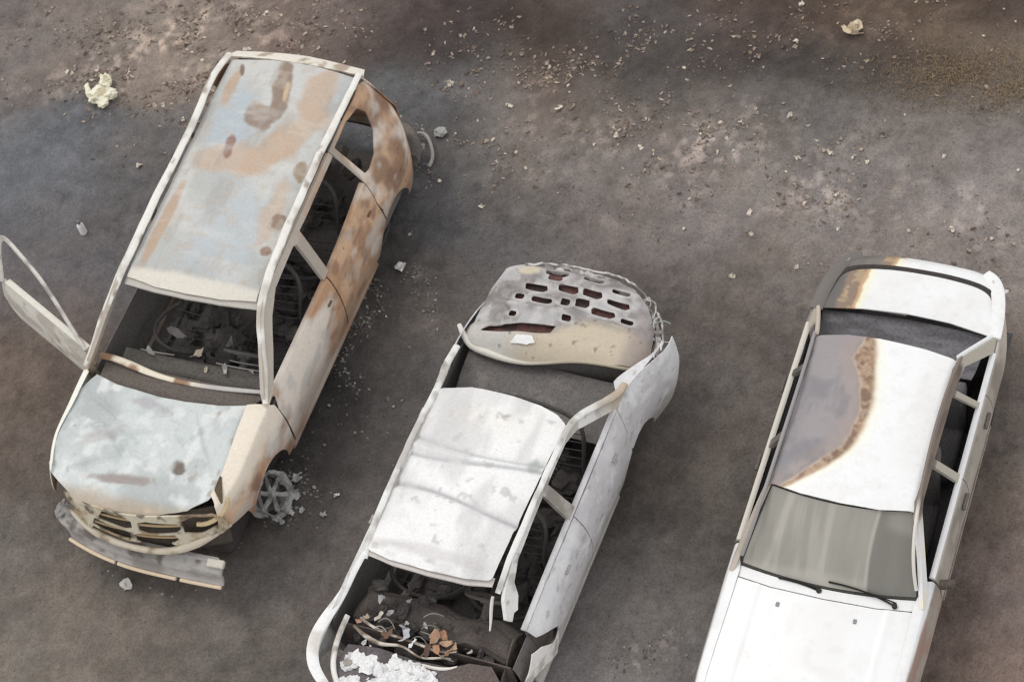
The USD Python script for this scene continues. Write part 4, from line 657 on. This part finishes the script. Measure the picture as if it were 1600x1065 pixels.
def rr_z(u, v): return 1.375-.035*(v/.55)**2-.04*np.clip((u-.05)/.35, 0, 1)**2-.015*np.clip((-.8-u)/.28, 0, 1)**2
obj('roof', sheet(Polygon([(.315, -.545), (.365, -.3), (.385, 0), (.375, .3), (.325, .545), (-.3, .55), (-1.03, .55), (-1.065, .3), (-1.085, -.05), (-1.08, -.3), (-1.04, -.55), (-.3, -.55)]), lambda u, v: np.stack([u, v, rr_z(u, v)-.05*np.clip((np.abs(v)-.50)/.05, 0, 1)**2*.4], 1), .012, .010, warp=lambda V: RB.warp(V)*.4+np.c_[0*V[:, :2], .006*(V[:, 1] < .02)*(fb(V, 9, 183)-.5)*2]), M_scorch, rgt, p_right_roof)
for sgn in (1, -1):
    S = RB.side(sgn)
    fr = Polygon([(.93, .94), (.62, 1.12), (.35, 1.30), (.25, 1.335), (-.95, 1.335), (-1.08, 1.30), (-1.56, .945), (-1.40, .945), (-1.045, 1.235), (-.80, 1.275), (-.93, .945), (-.88, .945), (-.745, 1.28), (-.165, 1.285), (-.27, .945), (-.20, .945), (-.10, 1.285), (.2, 1.28), (.29, 1.255), (.55, 1.09), (.76, .955)]).buffer(.006).buffer(-.012).buffer(.006)
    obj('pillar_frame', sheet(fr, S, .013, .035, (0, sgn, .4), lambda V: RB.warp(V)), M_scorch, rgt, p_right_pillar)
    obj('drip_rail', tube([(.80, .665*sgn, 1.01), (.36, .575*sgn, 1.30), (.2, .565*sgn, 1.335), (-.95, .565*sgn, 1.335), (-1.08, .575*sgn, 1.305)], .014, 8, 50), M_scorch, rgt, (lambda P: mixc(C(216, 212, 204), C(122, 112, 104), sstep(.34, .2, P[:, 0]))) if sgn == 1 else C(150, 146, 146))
    obj('deck_pillar_edge', tube([(-1.07, .555*sgn, 1.315), (-1.3, .62*sgn, 1.14), (-1.55, .70*sgn, .955)], .018, 8, 20), M_scorch, rgt, p_white if sgn == 1 else C(200, 190, 176))
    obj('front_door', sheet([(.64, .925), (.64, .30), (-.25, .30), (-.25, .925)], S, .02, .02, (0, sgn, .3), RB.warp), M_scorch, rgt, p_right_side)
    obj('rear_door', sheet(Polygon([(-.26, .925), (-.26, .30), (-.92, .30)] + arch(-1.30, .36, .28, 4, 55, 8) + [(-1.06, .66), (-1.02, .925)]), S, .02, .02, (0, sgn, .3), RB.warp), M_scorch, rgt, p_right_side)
    obj('belt_rail', tube([S(np.array([x]), np.array([.93]))[0]+(0, -.01*sgn, .005) for x in (.64, 0, -.6, -1.40)], .024, 8, 40, flat=.6), M_scorch, rgt, p_white if sgn == 1 else C(214, 208, 198))
    obj('rub_strip', ribbon([S(np.array([x]), np.array([.60]))[0]+(0, .006*sgn, 0) for x in (.62, 0, -.6, -.95)], .014, .03), M_char, rgt, C(150, 140, 130))
    for x in (-.12, -.86): obj('door_handle', ribbon([S(np.array([x+d]), np.array([.82]))[0]+(0, .016*sgn, 0) for d in (-.07, 0, .07)], .03, .03, n=8), M_char, rgt, C(110, 104, 100))
    obj('sill', tube([S(np.array([x]), np.array([.30]))[0]+(0, -.04*sgn, -.02) for x in (.64, .2, -.4, -.92)], .05, 10, 24), M_scorch, rgt, p_right_side)
    obj('quarter_panel', sheet(Polygon([(-1.03, .925), (-1.07, .66), (-1.05, .58)] + arch(-1.30, .36, .28, 60, 178, 10) + [(-1.9, .36), (-2.15, .42), (-2.2, .7), (-2.1, .925), (-1.5, .93)]), S, .016, .012, (0, sgn, .3), RB.warp), M_scorch, rgt, lambda P: mixc(p_right_side(P), C(206, 200, 188), .7*sstep(-1.3, -1.7, P[:, 0])*(P[:, 1] > 0)))
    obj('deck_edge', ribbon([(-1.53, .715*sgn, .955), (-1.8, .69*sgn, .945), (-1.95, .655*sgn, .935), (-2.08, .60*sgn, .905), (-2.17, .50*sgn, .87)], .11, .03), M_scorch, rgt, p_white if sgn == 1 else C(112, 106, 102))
    hz_ = lambda x: .945-.05*np.clip((x-.9)/1.2, 0, 1)
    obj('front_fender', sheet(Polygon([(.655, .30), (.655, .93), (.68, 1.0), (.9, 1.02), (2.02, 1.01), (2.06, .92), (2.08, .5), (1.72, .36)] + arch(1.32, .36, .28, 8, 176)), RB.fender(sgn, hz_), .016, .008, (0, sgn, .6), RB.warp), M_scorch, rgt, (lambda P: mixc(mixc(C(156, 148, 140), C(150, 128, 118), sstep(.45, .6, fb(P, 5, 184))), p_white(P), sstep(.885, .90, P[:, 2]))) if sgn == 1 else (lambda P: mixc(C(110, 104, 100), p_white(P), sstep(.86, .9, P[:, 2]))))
# doors' inner faces and mirror stub
obj('mirror_stub', box((.66, .86, .93), (.07, .12, .07), (0, 0, .25), .02), M_char, rgt, C(92, 84, 78))
# bonnet, scuttle, windscreen
hr = lambda u, v: .955-.045*np.clip((u-.9)/1.2, 0, 1)-.025*(v/.66)**2-.05*np.clip((u-1.9)/.2, 0, 1)**2
obj('bonnet', sheet([(.945, -.665), (.985, -.4), (1.0, 0), (.985, .4), (.945, .665), (1.5, .685), (2.05, .665), (2.09, 0), (2.05, -.665), (1.5, -.685)], lambda u, v: np.stack([u, v, hr(u, v)+.006*np.exp(-((np.abs(v)-.5)/.02)**2)], 1), .02, .010), M_paint, rgt, p_white)
obj('scuttle', sheet([(.80, -.70), (.86, -.5), (.90, -.1), (.89, .3), (.85, .6), (.82, .70), (.93, .685), (.975, .4), (.99, 0), (.975, -.4), (.93, -.685)], lambda u, v: np.stack([u, v, .948-.025*(v/.66)**2+.0*u], 1), .02, .012), M_paint, rgt, p_white)
for x, y in ((1.11, -.31), (1.12, .28)): obj('washer_nozzle', box((x, y, hr(x, y)+.006), (.035, .025, .012), bev=.004), M_char, rgt, C(150, 150, 152))
def ws(u, v):     # u across, v 0 (bottom) .. 1 (top)
    xb = .90-.075*(u/.68)**2; xt = .372-.05*(u/.54)**2; return np.stack([xb+(xt-xb)*v, u*(1-.2*v), .945-.02*(u/.68)**2+(1.322-.945-.012*(u/.6)**2)*v+.012*np.sin(np.pi*v)], 1)
def p_film_reflection(P):
    x, y = P[:, 0], P[:, 1]; n = fb(P*np.array([.5, 2.2, .5]), 6, 185)
    f = .62+.3*(n-.5); edge = .30-.02*np.sin((x-.4)*6); f = np.where(y < edge, f, .24+.12*n)
    f += .6*np.exp(-((y-edge)/.010)**2)+.28*np.exp(-((y+.42+.25*(x-.6))/.03)**2)*n*2; f += .2*sstep(.32, .42, y)*sstep(.5, .42, x)+.2*sstep(.78, .86, x)*(y < .3)
    f += .16*sstep(.5, .7, fb(P*np.array([.25, 5., .25]), 4, 189))*(y < edge)  # pale vertical streaks paint reflections into the dust film
    return np.repeat(np.clip(f, .03, .85)[:, None], 3, 1)
wsb = Polygon([(-.675, .02), (.675, .02), (.665, .97), (-.665, .97)]).buffer(-.02).buffer(.02)
obj('windscreen', sheet(wsb, ws, .016, .005, (1, 0, 1)), M_glass, rgt, p_film_reflection)
obj('windscreen_seal', tube([ws(np.array([a]), np.array([b]))[0] for a, b in [(t, .0) for t in np.linspace(-.67, .67, 14)]]+[ws(np.array([.68]), np.array([t]))[0] for t in np.linspace(.06, .94, 8)]+[ws(np.array([t]), np.array([1.]))[0] for t in np.linspace(.66, -.66, 14)]+[ws(np.array([-.68]), np.array([t]))[0] for t in np.linspace(.94, .06, 8)]+[ws(np.array([-.67]), np.array([0.]))[0]], .013, 8, curve=False), M_char, rgt, C(74, 72, 68))
for a, b, c_ in (((.935, -.04, .95), (.915, -.14, .955), (.895, -.36, .95)), ((.93, .53, .948), (.90, .42, .958), (.865, .02, .985))):
    w_ = obj('wiper', tube([a, b, c_], .007, 6, 16), M_char, rgt, C(52, 50, 48)); obj('wiper_blade', tube([np.array(b)+(.012, .12, .0), np.array(b)+(-.005, 0, .012), np.array(c_)+(0, 0, .006)], .006, 6, 16), M_char, w_, C(46, 44, 42))
    obj('wiper_pivot', trimesh.creation.cylinder(.02, .03, sections=12, transform=trimesh.transformations.translation_matrix(a)), M_char, w_, C(60, 58, 56))
# boot lid, rear shelf, tail
bl_z = lambda u, v: .975-.035*np.clip((-1.55-u)/.5, 0, 1)-.025*(v/.66)**2
obj('boot_lid', sheet([(-1.555, -.68), (-1.60, -.35), (-1.615, 0), (-1.60, .35), (-1.545, .685), (-1.75, .67), (-1.90, .625), (-1.985, .56), (-2.01, .42), (-2.04, .05), (-2.045, -.3), (-2.015, -.54), (-1.9, -.63)], lambda u, v: np.stack([u, v, bl_z(u, v)], 1), .012, .010), M_scorch, rgt, lambda P: scorch_y(P, -.55+0*P[:, 0], -.40+0*P[:, 0]))
def tailp(u, v):   # u across, v 0 lid edge .. 1 down over the bumper top
    xe = -2.055+.13*np.clip(np.abs(u)/.62, 0, 1)**5; x = xe-.2*v-.02*np.sin(np.pi*v); return np.stack([x, u*(1+.06*v), .955-.02*(u/.66)**2-.02*(1-v)-.16*v**1.8], 1)
obj('rear_panel', sheet([(-.66, 0), (.66, 0), (.69, .5), (.66, 1), (-.66, 1), (-.69, .5)], tailp, .012, .012, (-.3, 0, 1)), M_scorch, rgt, lambda P: scorch_y(P, -.32+0*P[:, 0], -.20+0*P[:, 0]))
obj('rear_bumper', tube([(-2.0, .57, .62), (-2.12, .54, .62), (-2.24, .42, .62), (-2.29, .2, .62), (-2.30, -.1, .62), (-2.27, -.4, .62), (-2.14, -.60, .62), (-2.0, -.62, .62)], .075, 12, 60, flat=1.1), M_scorch, rgt, lambda P: scorch_y(P, -.32+0*P[:, 0], -.20+0*P[:, 0]))
obj('tail_skin', sheet([(-.66, .5), (.66, .5), (.66, .8), (-.66, .8)], lambda u, v: np.stack([-2.25+.12*np.abs(u/.66)**4, u, v], 1), .03, .01, (-1, 0, 0)), M_scorch, rgt, p_right_side)
obj('lid_gap', ribbon([(-1.84, -.645, .935), (-1.96, -.585, .93), (-2.03, -.4, .935), (-2.055, 0, .94), (-2.03, .4, .935), (-1.975, .575, .93), (-1.84, .65, .935)], .045, .01), M_char, rgt, C(70, 66, 64))
underbody_blocker(rgt, -2.0, 2.0, .60, .10, .28)
interior(rgt, RB, -2.05, .85, .28, .74, C(100, 98, 98))
gs = lambda P: mixc(C(122, 120, 124), C(98, 96, 98), sstep(.42, .62, fb(P*np.array([3, .6, 1]), 5, 186)))
obj('rear_shelf', sheet([(-1.58, -.68), (-1.62, 0), (-1.58, .68), (-1.16, .62), (-1.16, -.62)], lambda u, v: np.stack([u, v, .88+.01*np.sin((u+1.2)*28)], 1), .03, .01), M_char, rgt, gs)
obj('rear_seat', box((-1.02, 0, .66), (.16, 1.2, .5), (0, -.25, 0), .06), M_char, rgt, C(112, 110, 112))
obj('rear_bench', box((-.72, 0, .46), (.5, 1.2, .16), bev=.06), M_char, rgt, C(104, 102, 102))
for yy in (-.33, .33): seat(rgt, -.15, yy, .48, C(112, 108, 106), frame=False)
steering(rgt, .35, .33, .80, .18, C(84, 82, 80))
obj('dashboard', box((.62, 0, .78), (.32, 1.32, .2), bev=.05), M_char, rgt, lambda P: mixc(C(120, 116, 108), C(96, 92, 88), sstep(.45, .6, fb(P, 6, 187))))
obj('firewall', sheet([(-.7, .28), (.7, .28), (.68, .9), (-.68, .9)], lambda u, v: np.stack([.86+0*u, u, v], 1), .05, .012, (1, 0, 0)), M_char, rgt, DARK)
obj('bay_floor', sheet([(.86, -.68), (2.0, -.68), (2.0, .68), (.86, .68)], lambda u, v: np.stack([u, v, .42+0*u], 1), .08, .012), M_char, rgt, DARK)
obj('grille', sheet(rect(-.42, .42, .62, .82), lambda u, v: np.stack([2.075-.02*np.abs(u)+.06*(.85-v), u, v], 1), .03, .02, (1, 0, 0)), M_char, rgt, C(60, 60, 60))
obj('front_panel', sheet(Polygon([(-.68, .46), (.68, .46), (.68, .87), (-.68, .87)]).difference(rect(-.44, .44, .60, .84)).difference(rect(.47, .66, .62, .82)).difference(rect(-.66, -.47, .62, .82)), lambda u, v: np.stack([2.085-.02*np.abs(u)+.06*(.85-v), u, v], 1), .03, .02, (1, 0, 0)), M_paint, rgt, p_white)
for sgn in (1, -1): obj('headlight', box((2.07, .565*sgn, .72), (.05, .18, .18), bev=.02), M_paint, rgt, C(200, 205, 208))
obj('front_bumper', tube([(1.75, .80, .48), (2.05, .76, .48), (2.17, .5, .48), (2.2, 0, .48), (2.17, -.5, .48), (2.05, -.76, .48), (1.75, -.80, .48)], .09, 12, 60, flat=1.1), M_char, rgt, C(130, 128, 126))
for x, y in ((1.32, .70), (1.32, -.70), (-1.30, .70), (-1.30, -.70)): wheel_at(rgt, x, y-.06*np.sign(y), .26, .26, .15, M_scrap, C(96, 94, 92), tyre=C(66, 62, 60))
# ---------------------------------------------------------------- loose things on the ground
rg = np.random.default_rng(77)
LEAF = [(190, 174, 156), (160, 144, 130), (146, 128, 114), (214, 200, 184), (178, 162, 152), (132, 114, 102), (154, 140, 130), (124, 110, 100), (170, 148, 140)]
def leaf_batch(spots, colors, lo, hi, seed, width=.38, lift=.012):
    r = np.random.default_rng(seed); V, F, K = [], [], []
    t = np.linspace(-1, 1, 5); k = 0
    for x, y, sx, sy, n in spots:
        X = r.normal(x, sx, n*3); Y = r.normal(y, sy, n*3); keep = np.argsort(fb(np.stack([X, Y, 0*X], 1), 4., 200, 3)+r.uniform(0, .10, n*3))[-int(n*1.7):]; X, Y = X[keep], Y[keep]
        for a, b in zip(X, Y):
            L = lo+(hi-lo)*r.uniform(0, 1)**1.8; w = L*min(1., width*r.uniform(.5, 2.0)); c = r.uniform(-.7, .9); th = r.uniform(0, 6.283); bend = r.uniform(-.5, .5)
            u = t*L/2; half = w/2*np.sqrt(np.maximum(1-t**2, .04))*r.uniform(.55, 1.2, 5); z = c*L*.18*(t**2)+r.uniform(0, lift)
            cu, cv = u, bend*L*.4*t**2
            P = np.concatenate([np.stack([cu, cv-half, z+w*.25], 1), np.stack([cu, cv, z], 1), np.stack([cu, cv+half, z+w*.2*r.uniform(-.5, 1.5)], 1)])
            tl, tm = r.normal(0, .2, 2); P[:, 2] += P[:, 0]*math.tan(np.clip(tl, -.7, .7))*.5+P[:, 1]*math.tan(np.clip(tm, -.7, .7)); P[:, 2] -= P[:, 2].min()-.001
            q = P.copy(); q[:, 0] = P[:, 0]*math.cos(th)-P[:, 1]*math.sin(th)+a; q[:, 1] = P[:, 0]*math.sin(th)+P[:, 1]*math.cos(th)+b
            V.append(q); i = np.arange(4)
            f = np.vstack([np.stack([i, i+1, i+6], 1), np.stack([i, i+6, i+5], 1), np.stack([i+5, i+6, i+11], 1), np.stack([i+5, i+11, i+10], 1)])
            F.append(f+k); k += 15; K.append(np.repeat([C(*colors[r.integers(len(colors))])*r.uniform(.5, 1.05)], 15, 0))
    V = np.vstack(V); V[:, 2] += ground_z(V[:, 0], V[:, 1]); return (V, np.vstack(F)), np.vstack(K)
me, kc = leaf_batch([(-2.1, 17.3, .55, .4, 420), (-3.0, 17.5, .3, .35, 170), (-2.0, 16.7, .35, .3, 150), (-1.2, 17.1, .5, .35, 300), (-3.2, 17.1, .2, .2, 60), (-2.6, 17.0, .3, .2, 90), (-2.3, 16.3, .3, .3, 60), (-3.6, 17.9, .5, .4, 120),
                     (.5, 15.9, .5, .3, 130), (1.2, 15.45, .45, .12, 170), (.9, 15.0, .7, .4, 150), (1.8, 14.4, .35, .25, 90), (2.35, 14.15, .22, .16, 110), (1.5, 14.2, .4, .3, 90), (2.1, 13.7, .5, .4, 80), (3.0, 13.4, .4, .3, 90), (2.95, 12.9, .25, .2, 70),
                     (3.2, 15.1, .5, .25, 130), (4.2, 14.7, .6, .3, 120), (2.2, 15.6, .4, .3, 70), (4.0, 12.2, .4, .25, 60), (.2, 14.9, .3, .4, 60), (4.6, 13.6, .5, .3, 60)], LEAF, .010, .056, 1, .36)
obj('leaf_litter', me, M_scrap, paint=kc, smooth=False, label='dry tan leaf litter and scraps strewn over the far dirt', category='leaf litter', kind='stuff')
me, kc = leaf_batch([(-1.2, 13.4, .09, .13, 130), (-1.05, 13.6, .06, .1, 60), (-1.42, 12.95, .06, .15, 70), (-.62, 13.8, .06, .35, 90), (-2.1, 11.85, .14, .14, 110), (-2.3, 11.66, .07, .06, 60), (-.25, 15.0, .1, .2, 50), (.2, 9.4, .12, .08, 40), (-1.5, 12.3, .4, .5, 50), (-3.2, 11.6, .5, .4, 40)], [(168, 162, 156), (146, 142, 138), (190, 186, 180), (132, 124, 116)], .008, .034, 2, .7, .004)
obj('ash_flakes', me, M_ash, paint=kc, smooth=False, label='grey ash flakes and burnt crumbs fallen around the cars', category='ash', kind='stuff')
me, kc = leaf_batch([(0, 13, 2.6, 2.6, 2200), (-3, 12, .9, 1.8, 300), (3, 12, 1.2, 1.6, 400)], [(110, 102, 96), (128, 120, 114), (96, 90, 86), (140, 132, 126)], .005, .014, 3, .8, .002)
obj('gravel', me, M_scrap, paint=kc, smooth=False, label='fine grit and stones worked into the dark dirt', category='gravel', kind='stuff')
def grass(spots, seed):
    r = np.random.default_rng(seed); V, F, K = [], [], []; k = 0
    for x, y, sx, sy, n in spots:
        for a, b in zip(r.normal(x, sx, n), r.normal(y, sy, n)):
            h = r.uniform(.015, .045); th = r.uniform(0, 6.283); d = np.array([math.cos(th), math.sin(th)]); w = .003; s = np.array([-d[1], d[0]])*w; ln = r.uniform(.5, 1.3)*h
            p0 = np.array([a, b]); z = [0, h*.7, h*.75]; o = [0, ln*.5, ln]
            for j in range(3): V += [[*(p0+d*o[j]-s*(1-.4*j)), z[j]], [*(p0+d*o[j]+s*(1-.4*j)), z[j]]]
            F += [[k, k+1, k+3], [k, k+3, k+2], [k+2, k+3, k+5], [k+2, k+5, k+4]]; k += 6; K.append(np.repeat([C(*[(158, 138, 110), (142, 122, 96), (124, 106, 86)][r.integers(3)])], 6, 0))
    V = np.array(V); V[:, 2] += ground_z(V[:, 0], V[:, 1]); return (V, np.array(F)), np.vstack(K)
me, kc = grass([(4.5, 13.95, .33, .13, 1500), (4.85, 13.6, .25, .12, 900), (4.2, 14.25, .25, .1, 300)], 4)
obj('dry_grass', me, M_scrap, paint=kc, smooth=False, label='flattened dry straw grass patch beyond the white sedan', category='dry grass', kind='stuff')

def place(m, x, y, rz=0., rx=0., ry=0.):
    m.apply_transform(trimesh.transformations.euler_matrix(rx, ry, rz)); m.apply_translation([0, 0, -m.vertices[:, 2].min()]); return m
def loose(name, m, x, y, mat, paint, label, category, group=None):
    z = float(ground_z(np.array([x]), np.array([y]))[0])-.002
    t = thing(name, label, category, (x, y, z), 0, group); 
    return t
def loose_mesh(name, m, x, y, mat, paint, label, category, group=None):
    z = float(ground_z(np.array([x]), np.array([y]))[0])-.002; m.apply_translation((x, y, z)); return obj(name, m, mat, None, paint, label=label, category=category, group=group)
# white rag, three lobes crumpled together
ragm = cat(lump((0, 0, .05), (.11, .09, .05), 1, .6, 4), lump((.08, .11, .06), (.06, .09, .045), 2, .6, 4), lump((.10, -.06, .05), (.07, .06, .045), 3, .6, 4), lump((-.1, .10, .04), (.025, .09, .02), 4, .5, 3), lump((.02, -.10, .045), (.05, .06, .04), 6, .6, 3))
v = ragm.vertices; v += (np.stack([fb(v, 14, 190+k, 3) for k in range(3)], 1)-.5)*.06; v[:, 2] = np.maximum(v[:, 2], .0); ragm.vertices = v
loose_mesh('rag', ragm, -3.06, 16.93, M_scrap, lambda P: mixc(C(240, 236, 214), C(206, 196, 168), sstep(.5, .68, fb(P, 14, 194))), 'crumpled cream white rag lying beside the leaf litter left of the SUV', 'rag')
# small white bottle standing
prof = np.array([(0, 0), (.030, 0), (.034, .008), (.034, .10), (.030, .12), (.014, .14), (.014, .152), (0, .152)])
t = loose('bottle', None, -3.47, 15.34, None, None, 'small upright white bottle with grey cap behind the open SUV door', 'bottle')
obj('bottle_body', trimesh.creation.revolve(prof, sections=24), M_scrap, t, C(244, 244, 240)); obj('cap', trimesh.creation.cylinder(.017, .03, sections=18, transform=trimesh.transformations.translation_matrix((0, 0, .162))), M_scrap, t, C(120, 118, 116))
def crumple(seed, s, n=3, paint=None):
    r = np.random.default_rng(seed); ms = []
    for k in range(n):
        f = flake(r, s*r.uniform(.6, 1.), curl=1.3, thick=.003); f.apply_transform(trimesh.transformations.euler_matrix(*r.uniform(-.8, .8, 2), r.uniform(0, 6))); f.apply_translation((r.uniform(-.4, .4)*s, r.uniform(-.4, .4)*s, 0)); ms.append(f)
    m = cat(ms); m.apply_translation([0, 0, -m.vertices[:, 2].min()]); return m
loose_mesh('paper_scrap', crumple(11, .075, 4), -.73, 13.81, M_scrap, C(232, 230, 224), 'curled white paper scrap on the dirt between SUV flank and the burned sedan', 'paper scrap')
loose_mesh('metal_scrap', crumple(12, .07, 2), -3.69, 11.48, M_scrap, C(206, 204, 200), 'pale triangular scrap lying in front of the dropped bumper', 'metal scrap')
loose_mesh('paper_scrap', crumple(13, .035, 2), -1.80, 11.67, M_scrap, C(240, 238, 234), 'tiny white scrap between the SUV wheel and the middle sedan', 'paper scrap')
loose_mesh('metal_scrap', crumple(14, .05, 1), -1.93, 11.52, M_scrap, C(196, 192, 186), 'thin grey sliver beside the collapsed SUV front wheel', 'metal scrap')
loose_mesh('stone', lump((0, 0, .03), (.06, .05, .035), 31, .5), -.04, 15.15, M_scrap, C(168, 166, 162), 'grey round stone behind the SUV tail', 'stone')
loose_mesh('bent_hoop', tube([(-.12, .12, .02), (-.04, .16, .06), (.05, .1, .1), (.08, -.02, .08), (.06, -.14, .03), (.0, -.22, .015)], .016, 8, 40), -.24, 15.02, M_scrap, C(164, 160, 154), 'bent grey hoop of wire standing behind the SUV tail', 'scrap hoop')
loose_mesh('cloth_scrap', crumple(15, .11, 4), 3.83, 14.76, M_scrap, C(214, 198, 172), 'large pale tan cloth scrap in the dark soil at the far edge', 'cloth scrap')
loose_mesh('paper_scrap', crumple(16, .06, 3), -2.12, 11.80, M_scrap, C(222, 222, 220), 'white melted scrap lying against the collapsed SUV wheel', 'paper scrap')
for k, (x, y, s) in enumerate([(-2.30, 11.60, .055), (-2.19, 11.66, .05), (-2.06, 11.95, .06), (-2.24, 11.76, .06), (-2.10, 11.62, .045)]):
    loose_mesh('melted_alloy', crumple(40+k, s, 3), x, y, M_ash, C(206, 206, 204), 'melted grey alloy chips heaped around the collapsed SUV front wheel', 'alloy chip', 'melted alloy chips by the SUV wheel')
spots = [(2.92, 13.61), (3.34, 13.43), (3.44, 13.31), (3.22, 12.92), (3.05, 13.09), (1.88, 13.54), (3.01, 12.73), (5.23, 14.35), (2.97, 14.1), (3.16, 13.5), (2.42, 13.9), (2.2, 14.2), (2.36, 14.05), (2.55, 14.2), (2.15, 14.0), (1.46, 14.51), (1.25, 14.44), (1.62, 14.25), (.6, 15.2), (.2, 15.7), (1.05, 15.0), (.35, 14.6), (2.3, 13.2), (1.75, 13.2), (3.9, 12.35), (4.15, 12.1), (4.3, 12.0), (3.5, 12.5), (3.3, 14.9), (4.5, 14.9), (4.9, 14.3), (3.5, 15.3), (-1.6, 16.9), (-2.5, 16.6), (-2.35, 16.3), (-2.0, 17.0), (-1.3, 17.3), (-3.0, 17.25), (-2.75, 17.1), (-1.0, 16.9), (-2.85, 15.9), (-2.0, 16.2), (4.1, 13.1), (4.6, 12.75), (-.2, 14.6), (.1, 14.2), (1.95, 12.6), (2.5, 12.45)]
for k, (x, y) in enumerate(spots):
    m = crumple(60+k, float(rg.uniform(.018, .042)), 2); t_ = rg.uniform(.8, 1.)
    loose_mesh('white_scrap', m, x+rg.uniform(-.03, .03), y+rg.uniform(-.03, .03), M_scrap, C(236, 226, 212)*t_, 'small torn whitish scrap lying loose on the far dirt beyond the cars', 'scrap', 'whitish scraps on the far dirt')
